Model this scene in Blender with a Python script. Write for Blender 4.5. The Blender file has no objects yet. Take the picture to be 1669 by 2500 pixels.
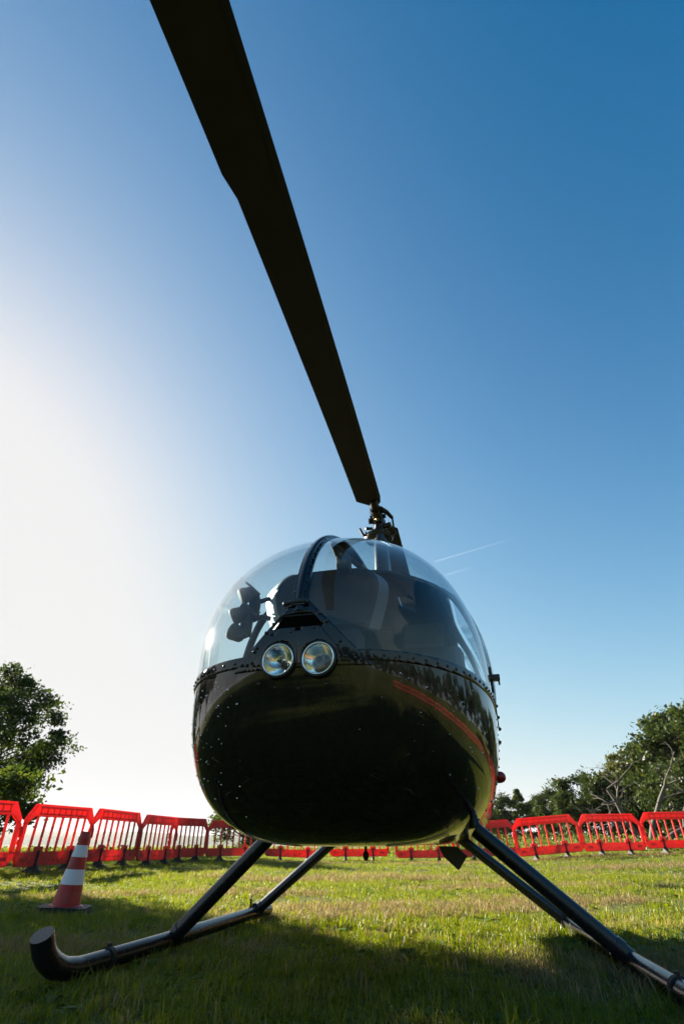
import bpy, math, random
import numpy as np
from mathutils import Vector, Matrix

SC = bpy.context.scene
COL = SC.collection
R = math.radians

# ------------------------------------------------------------------ camera, sky, sun, exposure
cam_data = bpy.data.cameras.new('camera')
cam = bpy.data.objects.new('camera', cam_data)
COL.objects.link(cam)
cam.location = (0, 0, .474)
cam.rotation_euler = (R(90 + 32.7), 0, 0)
cam_data.sensor_fit = 'VERTICAL'
cam_data.sensor_height = 36
cam_data.lens = 1260 / 2500 * 36
cam_data.clip_start = .05
cam_data.clip_end = 60000
cam_data.dof.use_dof = True
cam_data.dof.focus_distance = 2.1
cam_data.dof.aperture_fstop = 7.0
SC.camera = cam

SUN_AZ, SUN_EL = -49.0, 20.0           # degrees; azimuth from +Y, negative to the left
world = bpy.data.worlds.new('World')
SC.world = world
world.use_nodes = True
wn = world.node_tree.nodes
sky = wn.new('ShaderNodeTexSky')
sky.sky_type = 'NISHITA'
sky.sun_disc = False
sky.sun_elevation = R(SUN_EL)
sky.sun_rotation = R(SUN_AZ)
sky.altitude = 2500
sky.air_density = 1.0
sky.dust_density = 7.0
sky.ozone_density = 1.0
wn['Background'].inputs['Strength'].default_value = .13
hsv = wn.new('ShaderNodeHueSaturation')
hsv.inputs['Hue'].default_value = .493
hsv.inputs['Saturation'].default_value = 1.15
hsv.inputs['Value'].default_value = .875
gam = wn.new('ShaderNodeGamma')
gam.inputs['Gamma'].default_value = 1.0
# cool white balance: the low sun's warm cast reads as white, as in the photograph
wl = world.node_tree.links
sep = wn.new('ShaderNodeSeparateColor'); cmb = wn.new('ShaderNodeCombineColor')
wl.new(sky.outputs[0], sep.inputs[0])
def sky_max(a, b, k):
    mu_ = wn.new('ShaderNodeMath'); mu_.operation = 'MULTIPLY'; mu_.inputs[1].default_value = k
    mx_ = wn.new('ShaderNodeMath'); mx_.operation = 'MAXIMUM'
    wl.new(b, mu_.inputs[0]); wl.new(a, mx_.inputs[0]); wl.new(mu_.outputs[0], mx_.inputs[1]); return mx_.outputs[0]
g_ = sky_max(sep.outputs[1], sep.outputs[0], .99)
b_ = sky_max(sky_max(sep.outputs[2], sep.outputs[0], 1.03), g_, 1.05)
wl.new(sep.outputs[0], cmb.inputs[0]); wl.new(g_, cmb.inputs[1]); wl.new(b_, cmb.inputs[2])
wl.new(cmb.outputs[0], gam.inputs['Color'])
world.node_tree.links.new(gam.outputs[0], hsv.inputs['Color'])
# a soft shoulder, as film and sensor give: the glow round the sun rolls off before white
sp2 = wn.new('ShaderNodeSeparateColor'); cb2 = wn.new('ShaderNodeCombineColor')
world.node_tree.links.new(hsv.outputs[0], sp2.inputs[0])
for k_ in range(3):
    sm_ = wn.new('ShaderNodeMath'); sm_.operation = 'SMOOTH_MIN'; sm_.inputs[1].default_value = 1.50; sm_.inputs[2].default_value = 4.3
    world.node_tree.links.new(sp2.outputs[k_], sm_.inputs[0]); world.node_tree.links.new(sm_.outputs[0], cb2.inputs[k_])
world.node_tree.links.new(cb2.outputs[0], wn['Background'].inputs['Color'])

sun_data = bpy.data.lights.new('sun', 'SUN')
sun_data.energy = 5.0
sun_data.angle = R(.5)
sun_data.color = (1, .91, .77)
sun = bpy.data.objects.new('sun', sun_data)
COL.objects.link(sun)
TO_SUN = Vector((math.sin(R(SUN_AZ)) * math.cos(R(SUN_EL)), math.cos(R(SUN_AZ)) * math.cos(R(SUN_EL)), math.sin(R(SUN_EL))))
sun.rotation_euler = TO_SUN.to_track_quat('Z', 'Y').to_euler()
sun.location = TO_SUN * 60

SC.view_settings.view_transform = 'Standard'
SC.view_settings.look = 'None'
SC.view_settings.gamma = 1
SC.view_settings.exposure = 2.15
SC.view_settings.use_curve_mapping = False
SC.render.engine = 'CYCLES'
SC.cycles.use_denoising = True
SC.cycles.max_bounces = 10
SC.cycles.transparent_max_bounces = 24
SC.cycles.glossy_bounces = 4
SC.cycles.sample_clamp_indirect = 6


# ------------------------------------------------------------------ helpers
class MB:
    """collects geometry for ONE mesh object"""
    def __init__(self):
        self.v = []; self.f = []
    def add(self, vs, fs):
        o = len(self.v)
        self.v += [tuple(map(float, p)) for p in vs]
        self.f += [tuple(i + o for i in f) for f in fs]
    def box(self, c, s, M=None):
        x, y, z = [k / 2 for k in s]
        vs = [Vector((a * x, b * y, d * z)) for a in (-1, 1) for b in (-1, 1) for d in (-1, 1)]
        if M: vs = [M @ p for p in vs]
        vs = [p + Vector(c) for p in vs]
        self.add(vs, [(0, 1, 3, 2), (4, 6, 7, 5), (0, 4, 5, 1), (2, 3, 7, 6), (0, 2, 6, 4), (1, 5, 7, 3)])
    def prism(self, poly, a, b, axis='y'):
        """extrude a 2-D outline between a and b; axis y: outline is (x, z); z: (x, y); x: (y, z)"""
        n = len(poly)
        def P(p, t):
            return {'y': (p[0], t, p[1]), 'z': (p[0], p[1], t), 'x': (t, p[0], p[1])}[axis]
        vs = [P(p, a) for p in poly] + [P(p, b) for p in poly]
        fs = [tuple(range(n)), tuple(range(2 * n - 1, n - 1, -1))]
        fs += [(i, (i + 1) % n + 0, (i + 1) % n + n, i + n) for i in range(n)]
        self.add(vs, fs)
    def tube(self, pts, r, n=12, caps=True):
        pts = [Vector(p) for p in pts]
        rr = r if isinstance(r, (list, tuple)) else [r] * len(pts)
        vs = []; fs = []
        prev = None
        for i, p in enumerate(pts):
            t = (pts[min(i + 1, len(pts) - 1)] - pts[max(i - 1, 0)]).normalized()
            if prev is None:
                u = t.orthogonal().normalized()
            else:
                u = (prev - t * prev.dot(t)).normalized()
            prev = u
            w = t.cross(u)
            for k in range(n):
                a = 2 * math.pi * k / n
                vs.append(p + (u * math.cos(a) + w * math.sin(a)) * rr[i])
        for i in range(len(pts) - 1):
            for k in range(n):
                a, b = i * n + k, i * n + (k + 1) % n
                fs.append((a, b, b + n, a + n))
        if caps:
            fs.append(tuple(range(n - 1, -1, -1)))
            fs.append(tuple(range((len(pts) - 1) * n, len(pts) * n)))
        self.add(vs, fs)
    def lathe(self, prof, c=(0, 0, 0), M=None, n=32):
        """prof: (radius, height) pairs round local z"""
        vs = []; fs = []
        for (r, h) in prof:
            for k in range(n):
                a = 2 * math.pi * k / n
                p = Vector((r * math.cos(a), r * math.sin(a), h))
                if M: p = M @ p
                vs.append(p + Vector(c))
        for i in range(len(prof) - 1):
            for k in range(n):
                a, b = i * n + k, i * n + (k + 1) % n
                fs.append((a, b, b + n, a + n))
        self.add(vs, fs)
    def dome(self, c, nrm, r, h=None, n=8):
        M = Vector(nrm).to_track_quat('Z', 'Y').to_matrix()
        h = h or r
        self.lathe([(r, -.002), (r * .87, h * .5), (r * .5, h * .87), (r * .02, h)], c, M, n)
    def mesh(self, name):
        me = bpy.data.meshes.new(name)
        me.from_pydata(self.v, [], self.f)
        me.update()
        return me
    def build(self, name, m, parent=None, smooth=False, angle=None, bevel=0):
        me = self.mesh(name)
        o = link(name, me, m, parent)
        if smooth:
            for p in me.polygons: p.use_smooth = True
            if angle is not None:
                me.set_sharp_from_angle(angle=R(angle))
        if bevel:
            b = o.modifiers.new('bevel', 'BEVEL'); b.width = bevel; b.segments = 2; b.limit_method = 'ANGLE'; b.angle_limit = R(35)
        return o


def link(name, me, m, parent=None):
    o = bpy.data.objects.new(name, me)
    COL.objects.link(o)
    if m is not None and not me.materials: me.materials.append(m)
    if parent is not None: o.parent = parent
    return o

def tag(o, label=None, cat=None, group=None, kind=None):
    if label: o['label'] = label
    if cat: o['category'] = cat
    if group: o['group'] = group
    if kind: o['kind'] = kind
    return o

def empty(name, loc=(0, 0, 0), rz=0, label=None, cat=None, group=None):
    o = bpy.data.objects.new(name, None)
    o.empty_display_size = .2
    COL.objects.link(o)
    o.location = loc; o.rotation_euler = (0, 0, rz)
    return tag(o, label, cat, group)

def copy_tree(o, parent=None):
    c = o.copy(); COL.objects.link(c); c.parent = parent
    for ch in list(o.children): copy_tree(ch, c)
    return c

def np_mesh(name, V, F, rnd=None, smooth=False):
    """fast mesh from arrays; F is (n,3) or (n,4); rnd = per-face random attribute"""
    V = np.asarray(V, np.float32); F = np.asarray(F, np.int32)
    me = bpy.data.meshes.new(name)
    me.vertices.add(len(V)); me.vertices.foreach_set('co', V.ravel())
    k = F.shape[1]
    me.loops.add(F.size); me.loops.foreach_set('vertex_index', F.ravel())
    me.polygons.add(len(F))
    me.polygons.foreach_set('loop_start', np.arange(0, F.size, k, dtype=np.int32))
    if smooth: me.polygons.foreach_set('use_smooth', np.ones(len(F), bool))
    me.update(calc_edges=True)
    if rnd is not None:
        a = me.attributes.new('rnd', 'FLOAT', 'FACE')
        a.data.foreach_set('value', np.asarray(rnd, np.float32))
    return me


# ------------------------------------------------------------------ materials
def new_mat(name):
    m = bpy.data.materials.new(name); m.use_nodes = True
    return m, m.node_tree.nodes, m.node_tree.links

def pbr(name, col, rough=.5, metal=0, spec=.5, noise=0, nscale=20, bump=0, bscale=60, rvar=0, coat=0):
    m, n, l = new_mat(name)
    b = n['Principled BSDF']
    b.inputs['Base Color'].default_value = (*col, 1)
    b.inputs['Roughness'].default_value = rough
    b.inputs['Metallic'].default_value = metal
    b.inputs['Specular IOR Level'].default_value = spec
    b.inputs['Coat Weight'].default_value = coat
    b.inputs['Coat Roughness'].default_value = .03
    tc = n.new('ShaderNodeTexCoord')
    if noise or rvar:
        t = n.new('ShaderNodeTexNoise'); t.inputs['Scale'].default_value = nscale; t.inputs['Detail'].default_value = 5
        l.new(tc.outputs['Object'], t.inputs['Vector'])
        if noise:
            mx = n.new('ShaderNodeMix'); mx.data_type = 'RGBA'
            mx.inputs[6].default_value = (*[c * (1 - noise) for c in col], 1)
            mx.inputs[7].default_value = (*[min(1, c * (1 + noise)) for c in col], 1)
            l.new(t.outputs['Fac'], mx.inputs[0]); l.new(mx.outputs[2], b.inputs['Base Color'])
        if rvar:
            mr = n.new('ShaderNodeMapRange'); mr.inputs[1].default_value = .35; mr.inputs[2].default_value = .7
            mr.inputs[3].default_value = rough; mr.inputs[4].default_value = rough + rvar
            l.new(t.outputs['Fac'], mr.inputs[0]); l.new(mr.outputs[0], b.inputs['Roughness'])
    if bump:
        t2 = n.new('ShaderNodeTexNoise'); t2.inputs['Scale'].default_value = bscale; t2.inputs['Detail'].default_value = 3
        l.new(tc.outputs['Object'], t2.inputs['Vector'])
        bp = n.new('ShaderNodeBump'); bp.inputs['Strength'].default_value = bump; bp.inputs['Distance'].default_value = .01
        l.new(t2.outputs['Fac'], bp.inputs['Height']); l.new(bp.outputs[0], b.inputs['Normal'])
    return m

M = {}
M['hull'] = pbr('black_gloss_paint', (.012, .0105, .009), .035, spec=.5, rvar=.05, nscale=9, bump=.012, bscale=22)
def sheen(m, fac, rough, sc):
    n, l = m.node_tree.nodes, m.node_tree.links
    g = n.new('ShaderNodeBsdfGlossy'); g.inputs['Roughness'].default_value = rough
    tc = n.new('ShaderNodeTexCoord'); mp = n.new('ShaderNodeMapping'); mp.inputs['Scale'].default_value = (1, 1, .22)
    t = n.new('ShaderNodeTexNoise'); t.inputs['Scale'].default_value = sc; t.inputs['Detail'].default_value = 8; t.inputs['Roughness'].default_value = .75
    l.new(tc.outputs['Object'], mp.inputs[0]); l.new(mp.outputs[0], t.inputs['Vector'])
    r = n.new('ShaderNodeMapRange'); r.inputs[1].default_value = .42; r.inputs[2].default_value = .72; r.inputs[3].default_value = 0; r.inputs[4].default_value = fac
    l.new(t.outputs['Fac'], r.inputs[0])
    x = n.new('ShaderNodeMixShader'); l.new(r.outputs[0], x.inputs[0]); l.new(n['Principled BSDF'].outputs[0], x.inputs[1]); l.new(g.outputs[0], x.inputs[2])
    l.new(x.outputs[0], n['Material Output'].inputs[0])
sheen(M['hull'], .05, .24, 16)
M['fairing'] = pbr('black_fairing_paint', (.007, .008, .011), .05, rvar=.05, nscale=14)
M['satin'] = pbr('black_satin_paint', (.012, .012, .014), .32, rvar=.12, nscale=25)
M['skid'] = pbr('skid_paint', (.011, .012, .017), .24, spec=.5, rvar=.06, nscale=12)
M['blade'] = pbr('rotor_blade_paint', (.024, .021, .018), .75, spec=.2, noise=.3, nscale=6)
M['edge_metal'] = pbr('blade_edge_paint', (.006, .006, .006), .5, spec=.35, rvar=.2)
M['hub'] = pbr('dark_hub_metal', (.03, .025, .02), .35, metal=.6, noise=.4, nscale=40)
M['brass'] = pbr('brass_bolt', (.5, .3, .08), .3, metal=1)
M['steel'] = pbr('bare_steel', (.45, .44, .42), .28, metal=1)
M['chrome'] = pbr('chrome', (.86, .86, .86), .04, metal=1)
M['rivet'] = pbr('rivet_paint', (.03, .03, .033), .10)
M['interior'] = pbr('cabin_trim', (.025, .026, .03), .8, noise=.25, nscale=30)
M['leather'] = pbr('seat_leather', (.03, .03, .033), .5, bump=.1, bscale=120)
M['console'] = pbr('console_grey_paint', (.012, .013, .016), .6, spec=.3, noise=.1)
M['rubber'] = pbr('black_rubber', (.018, .017, .017), .7, noise=.3)
M['redlamp'] = pbr('red_lamp_lens', (.35, .01, .02), .12)
M['greenlamp'] = pbr('green_lamp_lens', (.01, .25, .08), .12)
M['plate'] = pbr('belly_panel_metal', (.42, .39, .33), .3, metal=.6)
M['pylon'] = pbr('pylon_paint', (.02, .022, .028), .22)
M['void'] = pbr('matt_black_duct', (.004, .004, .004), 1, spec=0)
M['shaded_side'] = pbr('shaded_console_side', (.045, .055, .065), .5)  # right console flank: its shade is put into the colour
M['pale'] = pbr('sunlit_console_side', (.24, .235, .22), .5)  # left console flank: the sunlight on it is put into the colour

def glass_mat(name, tint, dust):
    m, n, l = new_mat(name)
    n.remove(n['Principled BSDF'])
    out = n['Material Output']
    tr = n.new('ShaderNodeBsdfTransparent'); tr.inputs[0].default_value = (*tint, 1)
    gl = n.new('ShaderNodeBsdfGlossy'); gl.inputs['Roughness'].default_value = .012
    gl.inputs[0].default_value = (1, 1, 1, 1)
    lw = n.new('ShaderNodeLayerWeight'); lw.inputs[0].default_value = .5
    pw = n.new('ShaderNodeMath'); pw.operation = 'POWER'; pw.inputs[1].default_value = 4.2
    l.new(lw.outputs['Facing'], pw.inputs[0])
    mr = n.new('ShaderNodeMapRange'); mr.inputs[3].default_value = .04; mr.inputs[4].default_value = .95
    l.new(pw.outputs[0], mr.inputs[0])
    mx = n.new('ShaderNodeMixShader')
    l.new(mr.outputs[0], mx.inputs[0]); l.new(tr.outputs[0], mx.inputs[1]); l.new(gl.outputs[0], mx.inputs[2])
    # a film of dust and smears that scatters the low sun
    du = n.new('ShaderNodeBsdfTranslucent'); du.inputs[0].default_value = (.8, .78, .74, 1)
    dg = n.new('ShaderNodeBsdfGlossy'); dg.inputs['Roughness'].default_value = .22
    dm = n.new('ShaderNodeMixShader'); dm.inputs[0].default_value = .6
    l.new(du.outputs[0], dm.inputs[1]); l.new(dg.outputs[0], dm.inputs[2])
    tc = n.new('ShaderNodeTexCoord')
    t = n.new('ShaderNodeTexNoise'); t.inputs['Scale'].default_value = 5; t.inputs['Detail'].default_value = 8; t.inputs['Roughness'].default_value = .7
    l.new(tc.outputs['Object'], t.inputs['Vector'])
    dr = n.new('ShaderNodeMapRange'); dr.inputs[1].default_value = .3; dr.inputs[2].default_value = .75
    dr.inputs[3].default_value = dust * .4; dr.inputs[4].default_value = dust * 1.6
    l.new(t.outputs['Fac'], dr.inputs[0])
    m2 = n.new('ShaderNodeMixShader')
    l.new(dr.outputs[0], m2.inputs[0]); l.new(mx.outputs[0], m2.inputs[1]); l.new(dm.outputs[0], m2.inputs[2])
    l.new(m2.outputs[0], out.inputs[0])
    return m
M['glass'] = glass_mat('windshield_glass', (.80, .90, .93), .013)
M['lens'] = glass_mat('lamp_glass', (.97, .97, .95), .07)

def plastic(name, col, trans, rough=.4):
    m, n, l = new_mat(name)
    b = n['Principled BSDF']; b.inputs['Base Color'].default_value = (*col, 1); b.inputs['Roughness'].default_value = rough
    t = n.new('ShaderNodeBsdfTranslucent'); t.inputs[0].default_value = (*col, 1)
    tc = n.new('ShaderNodeTexCoord'); no = n.new('ShaderNodeTexNoise'); no.inputs['Scale'].default_value = 6; no.inputs['Detail'].default_value = 6
    l.new(tc.outputs['Object'], no.inputs['Vector'])
    mr = n.new('ShaderNodeMapRange'); mr.inputs[1].default_value = .35; mr.inputs[2].default_value = .75
    mr.inputs[3].default_value = trans; mr.inputs[4].default_value = trans * .72
    l.new(no.outputs['Fac'], mr.inputs[0])
    mx = n.new('ShaderNodeMixShader')
    l.new(mr.outputs[0], mx.inputs[0]); l.new(b.outputs[0], mx.inputs[1]); l.new(t.outputs[0], mx.inputs[2])
    l.new(mx.outputs[0], n['Material Output'].inputs[0])
    return m
M['barrier'] = plastic('red_barrier_plastic', (.76, .075, .07), .57)
def worn(m, fade, mud):
    n, l = m.node_tree.nodes, m.node_tree.links
    b = n['Principled BSDF']; t = [q for q in n if q.type == 'BSDF_TRANSLUCENT'][0]
    base = tuple(b.inputs['Base Color'].default_value)
    ge = n.new('ShaderNodeNewGeometry'); sx = n.new('ShaderNodeSeparateXYZ'); l.new(ge.outputs['Position'], sx.inputs[0])
    def noise(sc, d):
        q = n.new('ShaderNodeTexNoise'); q.inputs['Scale'].default_value = sc; q.inputs['Detail'].default_value = d
        l.new(ge.outputs['Position'], q.inputs['Vector']); return q.outputs['Fac']
    def mix(f, a_, c_):
        x = n.new('ShaderNodeMix'); x.data_type = 'RGBA'; l.new(f, x.inputs[0])
        if isinstance(a_, tuple): x.inputs[6].default_value = a_
        else: l.new(a_, x.inputs[6])
        x.inputs[7].default_value = c_; return x.outputs[2]
    def ramp(f, lo, hi, o0, o1):
        r = n.new('ShaderNodeMapRange'); r.inputs[1].default_value = lo; r.inputs[2].default_value = hi; r.inputs[3].default_value = o0; r.inputs[4].default_value = o1
        l.new(f, r.inputs[0]); return r.outputs[0]
    c = mix(ramp(noise(.45, 2), .4, .65, 0, .75), base, fade)
    c = mix(ramp(noise(9, 6), .55, .8, 0, .55), c, (.42, .16, .13, 1))
    hz_ = ramp(sx.outputs[2], .18, .5, 1, 0)
    mu_ = n.new('ShaderNodeMath'); mu_.operation = 'MULTIPLY'; l.new(hz_, mu_.inputs[0]); l.new(ramp(noise(14, 8), .45, .65, 0, mud), mu_.inputs[1])
    c = mix(mu_.outputs[0], c, (.13, .095, .06, 1))
    l.new(c, b.inputs['Base Color']); l.new(c, t.inputs[0])
worn(M['barrier'], (.68, .12, .105, 1), .55)
M['cone_red'] = plastic('cone_red_plastic', (.50, .02, .02), .2, .4)
worn(M['cone_red'], (.52, .03, .025, 1), .45)
M['cone_white'] = plastic('cone_white_sleeve', (.75, .75, .78), .12, .35)

def leafy(name, dark, light, trans=.4, objvar=0.0, straw=None, straw_scale=.5, straw_lo=.48, straw_hi=.66, gloss=.015):
    """foliage: per-leaf random colour (mesh attribute rnd) and, for tufts, a patchy mix by world position"""
    m, n, l = new_mat(name)
    n.remove(n['Principled BSDF'])
    at = n.new('ShaderNodeAttribute'); at.attribute_name = 'rnd'
    fac = at.outputs['Fac']
    if objvar:
        oi = n.new('ShaderNodeObjectInfo')
        ad = n.new('ShaderNodeMath'); ad.operation = 'MULTIPLY_ADD'
        ad.inputs[1].default_value = 1 - objvar
        mu = n.new('ShaderNodeMath'); mu.operation = 'MULTIPLY'; mu.inputs[1].default_value = objvar
        l.new(oi.outputs['Random'], mu.inputs[0])
        l.new(at.outputs['Fac'], ad.inputs[0]); l.new(mu.outputs[0], ad.inputs[2])
        fac = ad.outputs[0]
    mx = n.new('ShaderNodeMix'); mx.data_type = 'RGBA'
    mx.inputs[6].default_value = (*dark, 1); mx.inputs[7].default_value = (*light, 1)
    l.new(fac, mx.inputs[0])
    col = mx.outputs[2]
    if straw:
        oi2 = n.new('ShaderNodeObjectInfo')
        no = n.new('ShaderNodeTexNoise'); no.inputs['Scale'].default_value = straw_scale; no.inputs['Detail'].default_value = 3
        l.new(oi2.outputs['Location'], no.inputs['Vector'])
        ge = n.new('ShaderNodeNewGeometry')
        mr = n.new('ShaderNodeMapRange'); mr.inputs[1].default_value = straw_lo; mr.inputs[2].default_value = straw_hi
        mr.inputs[3].default_value = .06; mr.inputs[4].default_value = .85
        l.new(no.outputs['Fac'], mr.inputs[0])
        # single straws: a random number per tuft against the local share
        lt = n.new('ShaderNodeMath'); lt.operation = 'LESS_THAN'
        fr = n.new('ShaderNodeMath'); fr.operation = 'MULTIPLY_ADD'; fr.inputs[1].default_value = 7.31
        l.new(at.outputs['Fac'], fr.inputs[0]); l.new(oi2.outputs['Random'], fr.inputs[2])
        fc = n.new('ShaderNodeMath'); fc.operation = 'FRACT'; l.new(fr.outputs[0], fc.inputs[0])
        l.new(fc.outputs[0], lt.inputs[0]); l.new(mr.outputs[0], lt.inputs[1])
        m3 = n.new('ShaderNodeMix'); m3.data_type = 'RGBA'; m3.inputs[7].default_value = (*straw, 1)
        l.new(lt.outputs[0], m3.inputs[0]); l.new(col, m3.inputs[6])
        col = m3.outputs[2]
    di = n.new('ShaderNodeBsdfDiffuse'); l.new(col, di.inputs[0])
    hs = n.new('ShaderNodeHueSaturation'); hs.inputs['Saturation'].default_value = 1.2; hs.inputs['Value'].default_value = 1.45
    l.new(col, hs.inputs['Color'])
    tr = n.new('ShaderNodeBsdfTranslucent'); l.new(hs.outputs[0], tr.inputs[0])
    a = n.new('ShaderNodeMixShader'); a.inputs[0].default_value = trans
    l.new(di.outputs[0], a.inputs[1]); l.new(tr.outputs[0], a.inputs[2])
    g = n.new('ShaderNodeBsdfGlossy'); g.inputs['Roughness'].default_value = .38
    b = n.new('ShaderNodeMixShader'); b.inputs[0].default_value = gloss
    l.new(a.outputs[0], b.inputs[1]); l.new(g.outputs[0], b.inputs[2])
    l.new(b.outputs[0], n['Material Output'].inputs[0])
    return m
M['oak_leaf'] = leafy('oak_leaves', (.026, .042, .012), (.06, .08, .021), .33)
M['leaf_dark'] = leafy('dark_green_leaves', (.022, .038, .012), (.065, .082, .024), .26)
M['leaf_mid'] = leafy('mid_green_leaves', (.03, .05, .013), (.095, .115, .03), .32)
M['leaf_olive'] = leafy('olive_leaves', (.045, .058, .015), (.135, .132, .04), .33)
M['weed'] = leafy('weed_leaves', (.05, .08, .02), (.15, .16, .05), .4)
M['grass'] = leafy('grass_blades', (.05, .09, .010), (.22, .235, .020), .55, objvar=.35, straw=(.27, .225, .085), straw_scale=.7, straw_lo=.56, straw_hi=.75, gloss=.03)
M['bark'] = pbr('bark', (.07, .055, .042), .9, noise=.5, nscale=14, bump=.6, bscale=25)
M['grey_bark'] = pbr('dead_wood', (.10, .086, .068), .9, noise=.4, nscale=18)

# meadow ground: green, straw and bare soil patches
def ground_mat():
    m, n, l = new_mat('meadow_ground')
    b = n['Principled BSDF']; b.inputs['Roughness'].default_value = 1; b.inputs['Specular IOR Level'].default_value = .1
    tc = n.new('ShaderNodeTexCoord')
    def noise(s, d=5):
        t = n.new('ShaderNodeTexNoise'); t.inputs['Scale'].default_value = s; t.inputs['Detail'].default_value = d
        l.new(tc.outputs['Object'], t.inputs['Vector']); return t.outputs['Fac']
    def ramp(f, lo, hi):
        r = n.new('ShaderNodeMapRange'); r.inputs[1].default_value = lo; r.inputs[2].default_value = hi
        l.new(f, r.inputs[0]); return r.outputs[0]
    def mix(f, a, c):
        x = n.new('ShaderNodeMix'); x.data_type = 'RGBA'
        l.new(f, x.inputs[0])
        for k, q in ((6, a), (7, c)):
            if isinstance(q, tuple): x.inputs[k].default_value = (*q, 1)
            else: l.new(q, x.inputs[k])
        return x.outputs[2]
    g = mix(ramp(noise(14), .3, .7), (.045, .068, .014), (.12, .145, .03))
    s = mix(ramp(noise(.7, 3), .55, .74), g, (.17, .15, .06))
    c = mix(ramp(noise(40, 2), .5, .75), s, (.05, .04, .026))
    l.new(c, b.inputs['Base Color'])
    bp = n.new('ShaderNodeBump'); bp.inputs['Strength'].default_value = .8; bp.inputs['Distance'].default_value = .05
    l.new(noise(22, 8), bp.inputs['Height']); l.new(bp.outputs[0], b.inputs['Normal'])
    return m
M['ground'] = ground_mat()
M['hill'] = pbr('wooded_hill', (.06, .075, .045), 1, spec=.1, noise=.4, nscale=.02)


# ------------------------------------------------------------------ ground and far hills
def sst(x, a, b):
    t = np.clip((np.asarray(x, float) - a) / (b - a), 0, 1)
    return t * t * (3 - 2 * t)
def ground_z(x, y):
    x = np.asarray(x, float); y = np.asarray(y, float)
    d = np.hypot(x, y)
    z = .05 * sst(d, 7, 11) * sst(-x, 0, 4)
    z = z + .24 * sst(x, 2.5, 9.5) * sst(y, 9, 17)
    z = z + .018 * np.sin(x * 1.7 + .3) * np.cos(y * 1.3) * sst(d, 2, 7)
    z = z + 5.5 * sst(d, 18, 70) * sst(x - .55 * y, 4, 26)
    z = z - 4.0 * sst(d, 60, 160) * sst(-x, -20, 60)          # the field falls away to the left
    return z

rs = np.concatenate([[0, .004], np.linspace(0, 30, 91)[1:], np.geomspace(32, 6000, 50)])
th = np.linspace(0, 2 * np.pi, 181)[:-1]
RR, TT = np.meshgrid(rs[1:], th, indexing='ij')
gx, gy = (RR * np.sin(TT)).ravel(), (RR * np.cos(TT)).ravel()
gv = np.stack([gx, gy, ground_z(gx, gy)], 1)
gv = np.concatenate([gv, [[0, 0, 0]]])
na = len(th); gf = []
ii, kk = np.meshgrid(np.arange(len(rs) - 2), np.arange(na), indexing='ij')
a = (ii * na + kk).ravel(); b2 = (ii * na + (kk + 1) % na).ravel()
gf = np.stack([a, b2, b2 + na, a + na], 1)
cen = len(gv) - 1
gme = np_mesh('ground', gv, gf[:, ::-1], smooth=True)
go = link('ground', gme, M['ground']); go['kind'] = 'structure'
cme = bpy.data.meshes.new('ground_centre')
hills = MB()
rng = np.random.default_rng(5)
def hill_range(az0, az1, dist, base, tops, depth):
    n = len(tops); vs = []; fs = []
    for i, t in enumerate(tops):
        az = R(az0 + (az1 - az0) * i / (n - 1))
        for (dd, zz) in ((0, base), (depth * .3, t * .55), (depth * .6, t), (depth, t * .7), (depth * 1.5, base)):
            vs.append((math.sin(az) * (dist + dd), math.cos(az) * (dist + dd), zz))
    for i in range(n - 1):
        for k in range(4):
            fs.append((i * 5 + k, i * 5 + k + 1, i * 5 + k + 6, i * 5 + k + 5))
    hills.add(vs, fs)
tops = [26 + 12 * math.sin(i * .33) + 5 * math.sin(i * .9 + 1) + 2 * math.sin(i * 2.3) for i in range(60)]
hill_range(-60, 12, 1900, -8, [t * .95 for t in tops], 500)
tops2 = [44 + 12 * math.sin(i * .21 + 2) + 5 * math.sin(i * .77) for i in range(60)]
hill_range(-65, 15, 2900, -8, [t * .98 for t in tops2], 600)
ho = hills.build('hills', M['hill'], smooth=True); ho['kind'] = 'structure'


# ------------------------------------------------------------------ helicopter
HELI = empty('helicopter', (.427, 4.172, 0), R(-13.356), 'black glossy helicopter parked on the grass with nose to the camera', 'helicopter')

# -- body surface: s = metres behind the nose, ph = angle round the section
BP = dict(yn=-2.5019, zn=1.1021, W=.6583, Lw=1.1123, pw=2.6075, zt=1.9525, Lt=1.7225, pt=2.1992, zb=.4633, Lb=.7204, pb=2.1762, nt=2.2131, nb=3.4787, zc0=1.0619)
ZS = 1.008
def prof(s, L, p):
    t = np.clip(s / L, 0, 1)
    return (1 - (1 - t) ** p) ** (1 / p)
def surf(s, ph):
    d = BP
    tail = sst(s, 2.9, 4.3)
    w = d['W'] * prof(s, d['Lw'], d['pw']) * (1 - .78 * tail)
    zc = d['zn'] + (d['zc0'] - d['zn']) * np.clip(s / 1.2, 0, 1) + .45 * tail
    zt = d['zn'] + (d['zt'] - d['zn']) * prof(s, d['Lt'], d['pt']) - .25 * tail
    zb = d['zn'] - (d['zn'] - d['zb']) * prof(s, d['Lb'], d['pb']) + .88 * tail
    zc = np.clip(zc, zb, zt)
    c, sn = np.cos(ph), np.sin(ph)
    n = np.where(sn > 0, d['nt'], d['nb'])
    r = (np.abs(c) ** n + np.abs(sn) ** n) ** (-1 / n)
    return np.stack([w * r * c, d['yn'] + s + 0 * ph, zc + np.where(sn > 0, zt - zc, zc - zb) * r * sn], -1)
sv = np.concatenate([1.5 * np.linspace(0, 1, 120) ** 2.2, np.linspace(1.5, 4.3, 57)[1:]])
sv[0] = 1e-5
pv = np.linspace(-np.pi / 2, 1.5 * np.pi, 241)
SS, PP = np.meshgrid(sv, pv, indexing='ij')
P0 = surf(SS, PP)
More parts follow.
